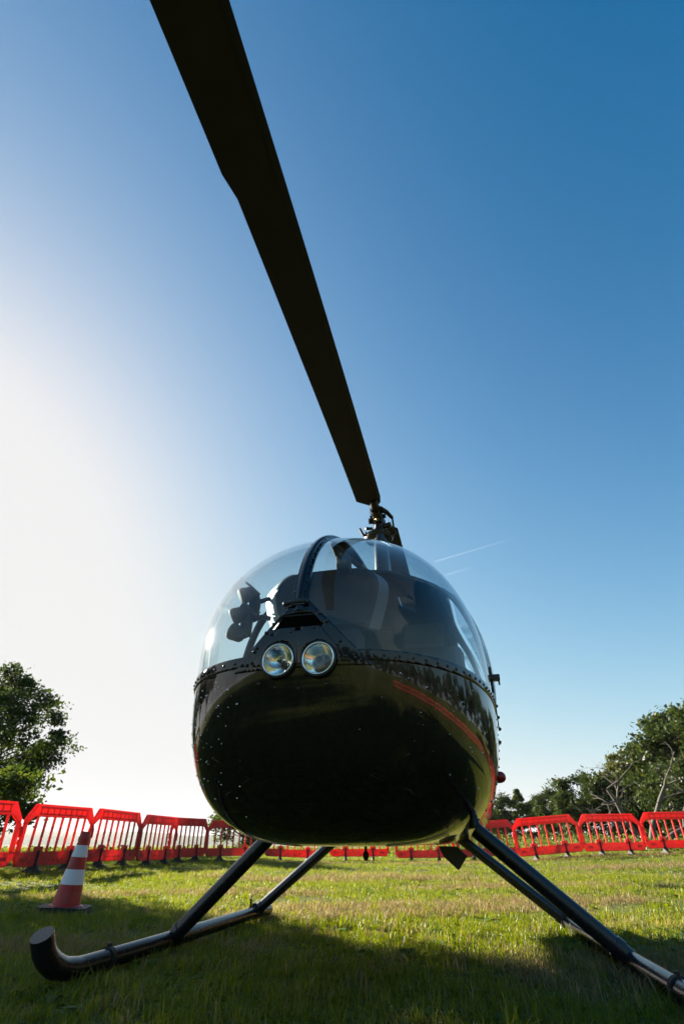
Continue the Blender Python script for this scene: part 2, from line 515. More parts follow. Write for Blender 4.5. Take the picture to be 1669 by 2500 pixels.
e1 = surf(np.maximum(SS + 1e-4 + SS * 1e-3, 1e-5), PP) - surf(np.maximum(SS - SS * 1e-3, 5e-6), PP)
e2 = surf(SS, PP + 2e-3) - surf(SS, PP - 2e-3)
N0 = np.cross(e2, e1); ln = np.linalg.norm(N0, axis=-1, keepdims=True)
N0 = N0 / np.maximum(ln, 1e-12)
N0[0] = (0, -1, 0)
if N0[100, 60, 0] * P0[100, 60, 0] < 0: N0 = -N0; N0[0] = (0, -1, 0)
ns_, np_ = len(sv), len(pv)
ii, kk = np.meshgrid(np.arange(ns_ - 1), np.arange(np_ - 1), indexing='ij')
a = (ii * np_ + kk).ravel()
T0 = np.concatenate([np.stack([a, a + np_, a + np_ + 1], 1), np.stack([a, a + np_ + 1, a + 1], 1)])
BODY = (P0.reshape(-1, 3), N0.reshape(-1, 3), T0)
# orient triangles outwards
_c = np.cross(BODY[0][T0[:, 1]] - BODY[0][T0[:, 0]], BODY[0][T0[:, 2]] - BODY[0][T0[:, 0]])
if (_c * BODY[1][T0[:, 0]]).sum() < 0: BODY = (BODY[0], BODY[1], T0[:, [0, 2, 1]])

def clip(patch, fn):
    """keep the part of a surface patch where fn(x, y, z) >= 0"""
    P, N, T = patch
    f = fn(P[:, 0], P[:, 1], P[:, 2])
    k = f >= 0
    cnt = k[T].sum(1)
    keep = T[cnt == 3]
    cross = T[(cnt > 0) & (cnt < 3)]
    newP = []; newN = []; out = []
    base = len(P); cache = {}
    def cut(i, j):
        key = (i, j) if i < j else (j, i)
        if key not in cache:
            i, j = key
            t = f[i] / (f[i] - f[j])
            newP.append(P[i] + (P[j] - P[i]) * t)
            q = N[i] + (N[j] - N[i]) * t
            newN.append(q / max(np.linalg.norm(q), 1e-9))
            cache[key] = base + len(newP) - 1
        return cache[key]
    for tri in cross:
        poly = []
        for q in range(3):
            i, j = int(tri[q]), int(tri[(q + 1) % 3])
            if k[i]: poly.append(i)
            if k[i] != k[j]: poly.append(cut(i, j))
        for q in range(1, len(poly) - 1): out.append((poly[0], poly[q], poly[q + 1]))
    if newP:
        P = np.concatenate([P, np.array(newP)]); N = np.concatenate([N, np.array(newN)])
    T = np.concatenate([keep, np.array(out, int).reshape(-1, 3)])
    u, inv = np.unique(T, return_inverse=True)
    return P[u], N[u], inv.reshape(-1, 3)

def patch_obj(name, patch, m, parent, off=0, thick=0, fields=()):
    for fn in fields: patch = clip(patch, fn)
    P, N, T = patch
    P = P + N * (off(P)[:, None] if callable(off) else off)
    me = np_mesh(name, P, T, smooth=True)
    me.normals_split_custom_set_from_vertices(N.tolist())
    o = link(name, me, m, parent)
    if thick:
        md = o.modifiers.new('thick', 'SOLIDIFY'); md.thickness = thick; md.offset = -1; md.use_quality_normals = True
    return o

YN = BP['yn']
LAMPS = [(-.068, 1.0), (.074, .996)]
LR = .062
def f_lamps(x, y, z):
    g = np.minimum(*[np.hypot(x - a, z - b) - LR for a, b in LAMPS])
    return np.where(y > YN + .3, 1, g)
# fairing outline (x, z): a V panel rising from the sill to the bow
def f_fair(x, y, z):
    e = .03 + (1.206 - z) * .92 - np.abs(x - .006)
    return np.where(y > YN + .5, -1, np.minimum(np.minimum(e, z - .972), 1.206 - z))
def f_fair_in(x, y, z):
    e = .008 + (1.19 - z) * .80 - np.abs(x - .006)
    return np.where(y > YN + .5, -1, np.minimum(e, z - .985))
def f_slot(x, y, z):
    e = .053 + (1.160 - z) * .85 - np.abs(x + .004)
    return np.where(y > YN + .5, -1, np.minimum(np.minimum(e, 1.160 - z), z - 1.108))
def f_front(x, y, z):          # >0 in front of the windshield's rear edge
    return (.95 + .30 * sst(z, 1.52, 1.90)) - (y - YN)
def sdist(x, y): return y - YN

# lower hull
patch_obj('hull', BODY, M['hull'], HELI, 0, 0, [lambda x, y, z: np.minimum(ZS - .016 - z, 2.9 - sdist(x, y)), f_lamps])
# rear body above the sill line (engine bay) and the tapering tail
patch_obj('engine_cowl', BODY, M['hull'], HELI, .001, 0, [lambda x, y, z: np.maximum(sdist(x, y) - 2.9, np.minimum(sdist(x, y) - 2.45, z - ZS + .016))])
# sill strip that clamps the windshield
strip = patch_obj('sill_strip', BODY, M['fairing'], HELI, .0045, .006, [lambda x, y, z: np.minimum(np.minimum(z - ZS + .019, ZS + .016 - z), np.minimum(.97 - sdist(x, y), -f_fair(x, y, z) + .004))])
# windshield halves
for sg in (-1, 1):
    patch_obj('windshield_pane', BODY, M['glass'], HELI, 0, 0, [lambda x, y, z: np.minimum(np.minimum(z - ZS - .008, f_front(x, y, z)), np.minimum(sg * x - .002, -f_fair(x, y, z) + .012))])
# nose fairing: frame and raised inner panel
fair = patch_obj('nose_fairing', BODY, M['fairing'], HELI, .006, .007, [f_fair, f_lamps, lambda *q: -f_slot(*q)])
patch_obj('fairing_panel', BODY, M['fairing'], fair, .0095, .0045, [f_fair_in, f_lamps, lambda *q: -f_slot(*q)])
sb = MB()
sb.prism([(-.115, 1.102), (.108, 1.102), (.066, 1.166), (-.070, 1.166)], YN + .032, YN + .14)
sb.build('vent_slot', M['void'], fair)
# roof with an added glazed opening that lets a bright patch show
def f_sky(x, y, z): return np.minimum(np.minimum(x - .155, .265 - x), np.minimum(y + .84, -.60 - y))
roofz = lambda x, y, z: np.minimum(np.minimum(z - 1.70, 2.46 - sdist(x, y)), -f_front(x, y, z))
roof = patch_obj('roof', BODY, M['hull'], HELI, 0, .02, [roofz, lambda x, y, z: np.where(z > 1.8, -f_sky(x, y, z), 1)])
patch_obj('added_roof_pane', BODY, M['glass'], roof, -.004, 0, [lambda x, y, z: np.where(z > 1.8, f_sky(x, y, z) + .004, -1)])
# doors: front and rear each side, frame + bubble window
def win(s0, s1):
    def f(x, y, z):
        s = sdist(x, y)
        zz0, zz1 = ZS + .055, 1.655
        return .10 - ((np.abs((s - (s0 + s1) / 2) / ((s1 - s0) / 2)) ** 5 + np.abs((z - (zz0 + zz1) / 2) / ((zz1 - zz0) / 2)) ** 5) - 1) * .5 - .10
    return f
for sg in (-1, 1):
    for (s0, s1) in ((.955, 1.74), (1.755, 2.44)):
        w = win(s0 + .055, s1 - .05)
        side = lambda x, y, z: np.minimum(np.minimum(sg * x - .1, np.minimum(z - ZS + .014, 1.698 - z)), np.minimum(np.minimum(sdist(x, y) - s0, s1 - sdist(x, y)), -f_front(x, y, z) + .0))
        door = patch_obj('door', BODY, M['hull'], HELI, .0, .018, [side, lambda *q: -w(*q)])
        def bub(Pp, s0=s0, s1=s1):
            u = np.clip(1 - ((Pp[:, 1] - YN - (s0 + s1) / 2) / ((s1 - s0) / 2)) ** 2, 0, 1); v = np.clip(1 - ((Pp[:, 2] - 1.355) / .33) ** 2, 0, 1)
            return .002 + .042 * np.sqrt(u * v)
        patch_obj('door_window', BODY, M['glass'], door, bub, 0, [lambda x, y, z: sg * x - .1, lambda x, y, z: w(x, y, z) + .012])
        hb = MB()
        hb.box((sg * .672, YN + s1 - .12, ZS - .055), (.02, .10, .022))
        hb.tube([(sg * .66, YN + s1 - .16, ZS - .055), (sg * .688, YN + s1 - .15, ZS - .055), (sg * .688, YN + s1 - .08, ZS - .055)], .006, 8)
        hb.build('handle', M['satin'], door, bevel=.003)

def on_body(s, ph): return surf(np.array(float(s)), np.array(float(ph)))
def body_normal(s, ph):
    e1 = on_body(s + .002, ph) - on_body(max(s - .002, 1e-4), ph); e2 = on_body(s, ph + .004) - on_body(s, ph - .004)
    n = np.cross(e2, e1); n /= max(np.linalg.norm(n), 1e-9)
    p = on_body(s, ph) - np.array([0, YN + s + .4, 1.05])
    return n if n @ p > 0 else -n

# centre bow over the windshield
bow = MB()
prevs = None
def s_at_top(z):
    lo, hi = 1e-5, 1.0
    for _ in range(50):
        m_ = (lo + hi) / 2
        if on_body(m_, math.pi / 2)[2] < z: lo = m_
        else: hi = m_
    return lo
bs = np.concatenate([[s_at_top(z) for z in np.linspace(1.168, 1.45, 16)], np.linspace(s_at_top(1.45) + .012, 1.26, 46)])
vs = []; fs = []
for q, s in enumerate(bs):
    p = on_body(s, math.pi / 2); nn = body_normal(s, math.pi / 2)
    for (dx, h) in ((-.026, -.004), (-.026, .006), (-.017, .008), (-.015, .014), (-.006, .019), (.006, .019), (.015, .014), (.017, .008), (.026, .006), (.026, -.004)):
        vs.append((dx, p[1] + nn[1] * h, p[2] + nn[2] * h))
for q in range(len(bs) - 1):
    for k in range(9): fs.append((q * 10 + k, q * 10 + k + 1, q * 10 + k + 11, q * 10 + k + 10))
bow.add(vs, fs)
bow_o = bow.build('windshield_bow', M['fairing'], HELI, smooth=True, angle=40)
cl = MB()
p = on_body(s_at_top(1.20), math.pi / 2)
cl.tube([(-.050, p[1] - .014, p[2]), (-.022, p[1] - .020, p[2] + .001), (.030, p[1] - .020, p[2] + .002)], .0085, 10)
cl.box((-.003, p[1] - .012, p[2] + .001), (.05, .022, .024))
cl.dome((-.050, p[1] - .014, p[2]), (-1, -.3, 0), .012)
cl.build('bow_clamp', M['satin'], HELI, smooth=True, angle=40)

# screws and rivets
rv = MB()
def rivet(s, ph, r=.0065, off=.009):
    p = on_body(s, ph); n = body_normal(s, ph); rv.dome(p + n * off, n, r, r * .75, 8)
def ph_at_z(s, z, sg):
    lo, hi = -math.pi / 2, math.pi / 2
    for _ in range(40):
        m_ = (lo + hi) / 2
        if on_body(s, m_)[2] < z: lo = m_
        else: hi = m_
    return lo if sg > 0 else math.pi - lo
def surf_at(x, z):
    """nose surface point seen from the front at (x, z)"""
    lo, hi = 1e-4, 1.2
    for _ in range(40):
        s = (lo + hi) / 2
        q = prof(np.array(s), BP['Lw'], BP['pw']) * BP['W']
        zt = BP['zn'] + (BP['zt'] - BP['zn']) * prof(np.array(s), BP['Lt'], BP['pt']); zb = BP['zn'] - (BP['zn'] - BP['zb']) * prof(np.array(s), BP['Lb'], BP['pb'])
        zc = min(max(BP['zn'] + (BP['zc0'] - BP['zn']) * min(s / 1.2, 1), zb), zt)
        n = BP['nt'] if z > zc else BP['nb']; hgt = (zt - zc) if z > zc else (zc - zb)
        inside = (abs(x) / q) ** n + (abs(z - zc) / max(hgt, 1e-6)) ** n < 1
        if inside: hi = s
        else: lo = s
    return s, math.atan2((z - zc) / max(hgt, 1e-6), x / q)
for sg in (-1, 1):
    last = None; s = .02
    while s < .95:
        ph = ph_at_z(s, ZS - .002, sg); p = on_body(s, ph)
        if abs(p[0]) > .235 and (last is None or np.linalg.norm(p - last) > .052):
            rivet(s, ph, .0062, .0045); last = p
        s += .002
for (x, z) in [(-.205, .995), (-.185, .993), (-.165, .998), (-.158, 1.036), (-.151, 1.048), (-.118, 1.098), (-.092, 1.128), (-.068, 1.152), (-.097, 1.092), (-.024, 1.094), (.058, 1.102), (.10, 1.122), (.075, 1.155),
               (.148, 1.052), (.139, 1.040), (.166, 1.0), (.196, .994), (.214, .988), (-.082, .915), (0, .908), (.095, .917), (-.14, .93), (.15, .925)]:
    s, ph = surf_at(x, z); rivet(s, ph, .0062, .0095 if z > .98 else 0)
for s in [s_at_top(z) for z in np.linspace(1.25, 1.5, 7)] + list(np.linspace(s_at_top(1.5) + .04, 1.2, 17)):
    p = on_body(s, math.pi / 2); n = body_normal(s, math.pi / 2)
    for dx in (-.0215, .0215): rv.dome(p + n * .006 + np.array([dx, 0, 0]), n, .0048, .005, 6)
for sg in (-1, 1):                                   # rivets down the edge of the front door
    for z in np.linspace(.56, .96, 13): 
        s_ = .99; ph = ph_at_z(s_, z, sg); rivet(s_, ph, .005, 0)
rvo = rv.build('rivets', M['rivet'], HELI, smooth=True); rvo['kind'] = 'stuff'

# twin landing lights
def headlight(x, z, kind):
    h = empty('headlight', (x, YN, z), 0); h.parent = HELI
    if kind: h['label'] = 'clear projector landing light'
    else: h['label'] = 'landing light with ribbed lens'
    Mx = Matrix(((1, 0, 0), (0, math.cos(R(6)), 0), (0, 0, 1)))
    F = Vector((0, -1, .03)).to_track_quat('Z', 'Y').to_matrix()
    b = MB(); b.lathe([(.0555, -.03), (.0555, .001), (.057, .006), (.0595, .008), (.0625, .005), (.0635, .0), (.0635, -.03)], (0, 0, 0), F, 48); b.build('bezel', M['satin'], h, True)
    b = MB(); b.lathe([(.056, .0), (.056, .006), (.054, .0085), (.0505, .006), (.0505, -.004)], (0, 0, 0), F, 48); b.build('trim_ring', M['chrome'], h, True)
    b = MB()
    prof_ = [(.0525 * math.sqrt(t), -.034 + .034 * t) for t in np.linspace(.02, 1, 14)]
    b.lathe(prof_, (0, 0, 0), F, 48); b.build('reflector', M['reflector'], h, True)
    b = MB()
    if kind:
        b.lathe([(.0001, -.006), (.010, -.008), (.0135, -.014), (.0145, -.022), (.0145, -.035)], (.0, 0, 0), F, 24)
    else:
        b.lathe([(.0001, -.014), (.006, -.015), (.0065, -.03), (.0065, -.036)], (0, 0, 0), F, 20)
    b.build('bulb', M['hub'], h, True)
    b = MB()
    if kind:
        b.lathe([(.0505 * math.sin(t), .0085 * math.cos(t) - .003) for t in np.linspace(.001, math.pi / 2, 12)], (0, 0, 0), F, 48)
    else:                                            # fluted glass: a disc whose front is pleated in vertical ribs
        vs = []; fs = []; n = 56
        for i in range(n + 1):
            xx = -.0505 + .101 * i / n; hh = math.sqrt(max(.0505 ** 2 - xx * xx, 0))
            for j in range(9):
                zz = -hh + 2 * hh * j / 8; rr = (xx * xx + zz * zz) / .0505 ** 2
                vs.append((xx, -.004 - .006 * (1 - rr) - .0016 * abs(math.sin(i * math.pi / 4)), zz))
        for i in range(n):
            for j in range(8): a_ = i * 9 + j; fs.append((a_, a_ + 9, a_ + 10, a_ + 1))
        b.add(vs, fs)
    b.build('lens', M['lens'] if kind else M['lens_ribbed'], h, True)
    return h
M['reflector'] = pbr('lamp_reflector', (.97, .96, .93), .055, metal=1, bump=.06, bscale=90)
M['lens_ribbed'] = bpy.data.materials.new('ribbed_lamp_glass'); M['lens_ribbed'].use_nodes = True
_b = M['lens_ribbed'].node_tree.nodes['Principled BSDF']
_b.inputs['Transmission Weight'].default_value = 1; _b.inputs['Roughness'].default_value = .04; _b.inputs['IOR'].default_value = 1.3
_b.inputs['Base Color'].default_value = (.97, .97, .94, 1)
headlight(*LAMPS[0], 0)
headlight(*LAMPS[1], 1)

# belly: inspection panels, antenna, duct, lights
for (x0, x1) in ((-.41, -.17), (.17, .41)):
    patch_obj('belly_panel', BODY, M['plate'], HELI, .0025, .004, [lambda x, y, z: np.where(z < .62, np.minimum(np.minimum(x - x0 - .25 * np.maximum(0, -(y + 1.84)) * (1 if x0 > 0 else 0), x1 - x), np.minimum(y + 1.885, -1.80 - y)), -1)])
b = MB(); b.tube([(-.09, -.92, .47), (-.09, -.92, .432)], .007, 8)
b.lathe([(.001, -.03), (.010, -.026), (.016, -.012), (.016, .004), (.010, .012), (.004, .014)], (-.09, -.92, .425), None, 16)
b.build('belly_antenna', M['rubber'], HELI, True)
b = MB()
b.prism([(.20, .45), (.315, .447), (.378, .392), (.318, .318), (.226, .395)], .44, .62)
b.build('exhaust_duct', M['satin'], HELI, bevel=.006)
for sg, mm in ((1, 'redlamp'), (-1, 'greenlamp')):
    b = MB(); Fm = Vector((sg, -.35, .0)).to_track_quat('Z', 'Y').to_matrix()
    b.lathe([(.024, -.01), (.026, .0), (.026, .016), (.022, .03), (.013, .039), (.001, .042)], tuple(on_body(1.26, ph_at_z(1.26, .745, sg)) - np.array([sg * .004, 0, 0])), Fm, 20)
    b.build('navigation_light', M[mm], HELI, True)
for sg in (-1, 1):
    b = MB()
    hx = on_body(1.03, ph_at_z(1.03, 1.16, sg)) + np.array([sg * .014, 0, 0]); hy = hx[1]
    b.box((hx[0] + sg * .012, hy, 1.16), (.05, .045, .026)); b.tube([(hx[0] - sg * .004, hy, 1.215), (hx[0] - sg * .004, hy, 1.09)], .007, 8)
    b.tube([(hx[0] + sg * .03, hy, 1.16), (hx[0] + sg * .031, hy, 1.125)], .005, 6)
    b.build('door_hinge', M['satin'], HELI, bevel=.006)
    b = MB()                                        # thin wire and clips below the hinge
    pts_ = [on_body(1.06, ph_at_z(1.06, z, sg)) + np.array([sg * .010, 0, 0]) for z in np.linspace(1.06, .93, 6)]
    b.tube([tuple(p) for p in pts_], .003, 6)
    for p in pts_[1::2]: b.dome(p, (sg, 0, 0), .009, .012)
    b.build('bonding_wire', M['rubber'], HELI, True)

sm = MB()
for sg in (-1, 1):
    pp_ = []
    for (x, y, z) in [(-.318, -2.33, .72), (-.33, -2.32, .66), (-.36, -2.24, .62), (-.40, -2.10, .565), (-.44, -1.95, .525), (-.47, -1.75, .50)]:
        s_ = y - YN; ph = ph_at_z(s_, z, sg); pp_.append(tuple(on_body(s_, ph)))
    sm.tube(pp_, .0032, 6)
    if sg < 0: sm.build('hull_seam', M['rubber'], HELI, True); sm = MB()
sm.build('hull_seam', M['rubber'], HELI, True)

# skids, struts
def bez(pts, n):
    """Catmull-Rom through points"""
    pts = [Vector(p) for p in pts]; q = [pts[0] * 2 - pts[1]] + pts + [pts[-1] * 2 - pts[-2]]
    out = []
    for i in range(1, len(q) - 2):
        for k in range(n):
            t = k / n; a_, b_, c_, d_ = q[i - 1], q[i], q[i + 1], q[i + 2]
            out.append(.5 * ((2 * b_) + (c_ - a_) * t + (2 * a_ - 5 * b_ + 4 * c_ - d_) * t * t + (3 * b_ - a_ - 3 * c_ + d_) * t ** 3))
    out.append(pts[-1]); return out
SK = {-1: [(-1.147, -1.962, .180), (-1.146, -1.92, .118), (-1.143, -1.85, .074), (-1.138, -1.76, .053), (-1.130, -1.60, .050), (-1.093, -1.031, .060), (-1.141, .256, .056), (-1.148, .42, .05), (-1.152, .55, .045)],
      1: [(1.19, -2.03, .222), (1.187, -1.985, .140), (1.176, -1.90, .075), (1.165, -1.78, .046), (1.148, -1.60, .04), (1.092, -1.015, .045), (.985, .302, .045), (.975, .45, .045), (.968, .58, .045)]}
for sg in (-1, 1):
    pts_ = bez(SK[sg], 8)
    b = MB(); n_ = len(pts_)
    b.tube(pts_, [.0415 if i < 16 else (.0415 - .0055 * min(1, (i - 16) / 12)) for i in range(n_)], 24)
    sk = b.build('skid', M['skid'], HELI, True, 50)
    b = MB()
    for (yy, hw_) in ((-.2, .3), (.75, .25)):
        pass
    c = SK[sg][6]
    b.tube([(c[0], c[1] - .05, c[2] + .002), (c[0], c[1] + .05, c[2] + .002)], .043, 20)
    b.box((c[0] - sg * .0, c[1] - .02, c[2] + .04), (.02, .06, .03))
    b.tube([(c[0], c[1] - .10, c[2] + .03), (c[0], c[1] - .10, c[2] + .085)], .007, 8)
    b.build('skid_clamp', M['satin'], sk, True, 40)
    c = SK[sg][4]
    b = MB(); t_ = Vector(SK[sg][5]) - Vector(c)
    m_ = Vector(c) + t_ * .12
    b.tube([m_ - t_.normalized() * .012, m_ + t_.normalized() * .012], .0425, 20); b.box((m_.x, m_.y, m_.z + .045), (.012, .02, .016))
    b.build('skid_clip', M['rubber'], sk, True, 40)
ST = [((-1.093, -1.031, .062), (-.623, -1.066, .468)), ((1.092, -1.015, .05), (.505, -1.0, .525)), ((-1.141, .256, .06), (-.623, .254, .44)), ((.985, .302, .045), (.432, .299, .452))]
for k, (a_, c_) in enumerate(ST):
    A, C_ = Vector(a_), Vector(c_); D_ = C_ - A
    b = MB(); rr = .037 if k < 2 else .034
    b.tube([A, A + D_ * .05, A + D_ * .5, A + D_ * (1.14 if k != 1 else 1.02)], [rr * 1.02, rr, rr, rr], 24)
    st = b.build('landing_strut', M['skid'], HELI, True, 50)
    b = MB(); b.tube([A + D_ * .055, A + D_ * .10], [rr * 1.14, rr * 1.12], 24)
    b.build('strut_collar', M['skid'], st, True, 50)

# cabin inside
def rrect(hw, z0, z1, r, n=5):
    o = []
    for (cx, cz, a0) in ((hw - r, z1 - r, 0), (-hw + r, z1 - r, 90), (-hw + r, z0 + r, 180), (hw - r, z0 + r, 270)):
        for k in range(n + 1):
            t = R(a0 + 90 * k / n); o.append((cx + r * math.cos(t), cz + r * math.sin(t)))
    return o
cabin = MB()
cabin.box((0, -.95, .66), (.92, 1.7, .03))
cabin.box((0, -.06, 1.20), (1.0, .04, 1.04))
cabin.box((0, -.75, .83), (.96, .06, .30))
cabin.build('cabin_floor', M['interior'], HELI)
for sx in (-.31, .31):
    for (y_, nm) in ((-1.05, 0), (-.32, 1)):
        se = MB()
        se.box((sx, y_ - .20, .86), (.50, .48, .16)); so = se.build('seat', M['leather'], HELI, bevel=.05)
        Mt = Matrix.Rotation(R(-14), 3, 'X')
        sb_ = MB(); sb_.box((sx, y_ + .12, 1.20), (.48, .12, .66), Mt); sb_.build('backrest', M['leather'], so, bevel=.05)
        sh = MB(); sh.box((sx, y_ + .21, 1.60), (.26, .09, .20), Mt); sh.build('headrest', M['leather'], so, bevel=.035)
xc = -.06
con = MB()
secs = [(-2.06, .185, 1.36, 1.565, .07), (-2.02, .245, 1.30, 1.60, .09), (-1.98, .255, 1.26, 1.605, .09), (-1.74, .385, 1.24, 1.66, .06)]
rings = []
vs = []; fs = []
def console_ring(xc, y_, hb, ht, zb_, zm, zt_):
    o = [(xc - hb, zb_), (xc - ht, zm), (xc - ht + .05, zt_ - .015), (xc - ht + .13, zt_), (xc + ht - .13, zt_), (xc + ht - .05, zt_ - .015), (xc + ht, zm), (xc + hb, zb_)]
    for _ in range(2):                                   # corner cutting rounds the outline
        n_ = [o[0]]
        for p, q in zip(o[:-1], o[1:]): n_ += [(p[0] * .75 + q[0] * .25, p[1] * .75 + q[1] * .25), (p[0] * .25 + q[0] * .75, p[1] * .25 + q[1] * .75)]
        o = n_ + [o[-1]]
    return [(x, y_, z) for x, z in o]
CR = [console_ring(*a_) for a_ in ((-.045, -2.005, .185, .250, 1.30, 1.49, 1.573), (-.045, -1.985, .20, .263, 1.28, 1.49, 1.584), (-.10, -1.78, .27, .335, 1.34, 1.55, 1.645))]
nr = len(CR[0]); SIDE = 12                               # points of each flank that belong to a side panel
for q in CR: vs += q
for q in range(2):
    for k in range(nr):
        if q == 1 and (k < SIDE or nr - 1 - SIDE <= k < nr - 1): continue
        k2 = (k + 1) % nr; fs.append((q * nr + k, q * nr + k2, q * nr + nr + k2, q * nr + nr + k))
fs += [tuple(range(nr - 1, -1, -1)), tuple(range(2 * nr, 3 * nr))]
con.add(vs, fs)
con.prism([(xc - .14, .68), (xc + .14, .68), (xc + .16, 1.30), (xc - .16, 1.30)], -1.985, -1.80)
con_o = con.build('instrument_console', M['console'], HELI, True, 40)
for sg in (-1, 1):
    sel = list(range(SIDE + 1)) if sg < 0 else list(range(nr - 1, nr - 2 - SIDE, -1))
    sp = MB(); sp.add([CR[1][k] for k in sel] + [CR[2][k] for k in sel], [(k, k + 1, k + SIDE + 2, k + SIDE + 1) for k in range(SIDE)])
    so_ = sp.build('side_panel', M['pale'] if sg < 0 else M['shaded_side'], con_o); md = so_.modifiers.new('thick', 'SOLIDIFY'); md.thickness = .006; md.offset = 0  # left flank painted as sunlit, right flank as shaded
face = MB(); face.box((xc - .04, -1.775, 1.48), (.56, .012, .26)); face_o = face.build('instrument_panel', M['interior'], con_o)
for (gx_, gz_) in ((-.22, 1.53), (-.08, 1.53), (.06, 1.53), (.2, 1.53), (-.15, 1.41), (0, 1.41), (.15, 1.41)):
    g_ = MB(); g_.lathe([(.001, .012), (.048, .012), (.054, .008), (.054, 0)], (xc + gx_, -1.769, gz_), Vector((0, 1, 0)).to_track_quat('Z', 'Y').to_matrix(), 20)
    g_.build('gauge', M['satin'], con_o, True, 40)
hk = MB(); hk.tube([(xc - .38, -1.84, 1.56), (-.47, -1.90, 1.585), (-.49, -1.92, 1.60)], .006, 8); hk.build('hook', M['satin'], con_o, True); hk = MB(); hk.tube([(xc - .37, -1.84, 1.46), (-.47, -1.90, 1.455), (-.50, -1.92, 1.465)], .006, 8)
hk.build('hook', M['satin'], con_o, True)
cp = MB(); cp.box((.055, -2.04, 1.578), (.062, .075, .078)); cpo = cp.build('compass', M['interior'], HELI, bevel=.01)
cp = MB(); cp.lathe([(.001, .006), (.022, .004), (.025, 0)], (.055, -2.078, 1.578), Vector((0, -1, 0)).to_track_quat('Z', 'Y').to_matrix(), 20); cp.build('dial', M['lens'], cpo, True)
cp = MB(); cp.tube([(.03, -2.03, 1.615), (.015, -2.06, 1.66), (.012, -2.09, 1.668)], .014, 8); cp.tube([(.012, -2.09, 1.672), (.06, -2.0, 1.64), (.12, -1.96, 1.59)], .012, 8); cp.build('compass_bracket', M['interior'], cpo, True)
cy = MB(); cy.tube([(.0, -1.55, .62), (.0, -1.58, 1.02), (.02, -1.60, 1.10)], .016, 10); cy.tube([(-.32, -1.58, 1.13), (.34, -1.58, 1.13)], .013, 10)
for sx in (-.32, .34): cy.tube([(sx, -1.58, 1.13), (sx, -1.59, 1.02)], .018, 10)
cy.build('cyclic_stick', M['satin'], HELI, True)

# mast pylon, rotor head, blades
py_ = MB()
vs = []; fs = []; n_ = 28
for (z_, yb_, hw_) in ((1.90, 1.15, .075), (2.2, .92, .07), (2.55, .62, .066), (2.80, .40, .062), (2.845, .33, .055)):
    for k in range(n_):
        t = 2 * math.pi * k / n_; cx_ = math.cos(t); sx_ = math.sin(t)
        yy = (.09 * -cx_ if cx_ > 0 else (-cx_) * yb_) - .05
        ww = hw_ * sx_ * (1 if cx_ > 0 else (1 - .75 * cx_ * cx_))
        vs.append((-.06 + ww, yy, z_))
for q in range(4):
    for k in range(n_): fs.append((q * n_ + k, q * n_ + (k + 1) % n_, (q + 1) * n_ + (k + 1) % n_, (q + 1) * n_ + k))
fs.append(tuple(range(4 * n_, 5 * n_)))
py_.add(vs, fs); py_.build('mast_pylon', M['pylon'], HELI, True, 50)
HX = -.085
hubo = MB()
hubo.lathe([(.035, 2.80), (.035, 3.02), (.05, 3.03), (.055, 3.06), (.05, 3.15), (.03, 3.17), (.001, 3.172)], (HX, 0, 0), None, 20)
BL_ROT = R(.72)
RB = Matrix.Rotation(BL_ROT, 3, 'Z')
def H(x, y, z): v = RB @ Vector((x, y, 0)); return (HX + v.x, v.y, z)
hubo.tube([H(0, -.16, 3.105), H(0, .16, 3.105)], .05, 16)
hubo.tube([H(-.075, 0, 3.11), H(.075, 0, 3.11)], .022, 12)
hub = hubo.build('rotor_hub', M['hub'], HELI, True, 40)
b = MB()
b.lathe([(.05, 2.845), (.125, 2.85), (.135, 2.87), (.135, 2.892), (.10, 2.905), (.085, 2.93), (.05, 2.94)], (HX, 0, 0), None, 28)
for k in range(7):
    t = 2 * math.pi * k / 7; b.dome((HX + .128 * math.cos(t), .128 * math.sin(t), 2.885), (math.cos(t), math.sin(t), .5), .016, .02)
b.tube([(HX - .13, -.06, 2.88), (HX - .165, -.07, 2.96)], .011, 8); b.tube([(HX + .13, -.03, 2.88), (HX + .165, -.04, 2.905)], .013, 8)
b.build('swashplate', M['hub'], hub, True, 40)
b = MB(); b.tube([(HX - .115, -.04, 2.935), (HX - .12, -.03, 2.86)], .007, 8); b.tube([(HX - .11, -.05, 2.965), (HX - .06, 0, 2.985)], .015, 8); b.build('pitch_link', M['hub'], hub, True)
b = MB(); b.tube([(HX + .155, -.05, 2.89), (HX + .145, -.07, 3.03)], .009, 8); b.dome((HX + .155, -.05, 2.89), (1, 0, 0), .018); b.build('pitch_link', M['hub'], hub, True)
b = MB(); b.tube([(HX + .148, -.07, 3.03), (HX + .10, -.10, 3.085), (HX + .04, -.14, 3.11)], [.016, .022, .03], 10); b.build('pitch_horn', M['hub'], hub, True)
b = MB(); b.tube([(HX + .05, .0, 2.99), (HX + .12, -.02, 2.995)], .028, 10); b.build('teeter_bolt', M['hub'], hub, True); b = MB(); b.tube([(HX - .09, .0, 3.07), (HX - .05, .0, 3.07)], .028, 10); b.build('teeter_bolt', M['hub'], hub, True)
b = MB(); b.dome((HX + .0, -.062, 3.045), (0, -1, 0), .017); b.build('grease_cap', M['brass'], hub, True)

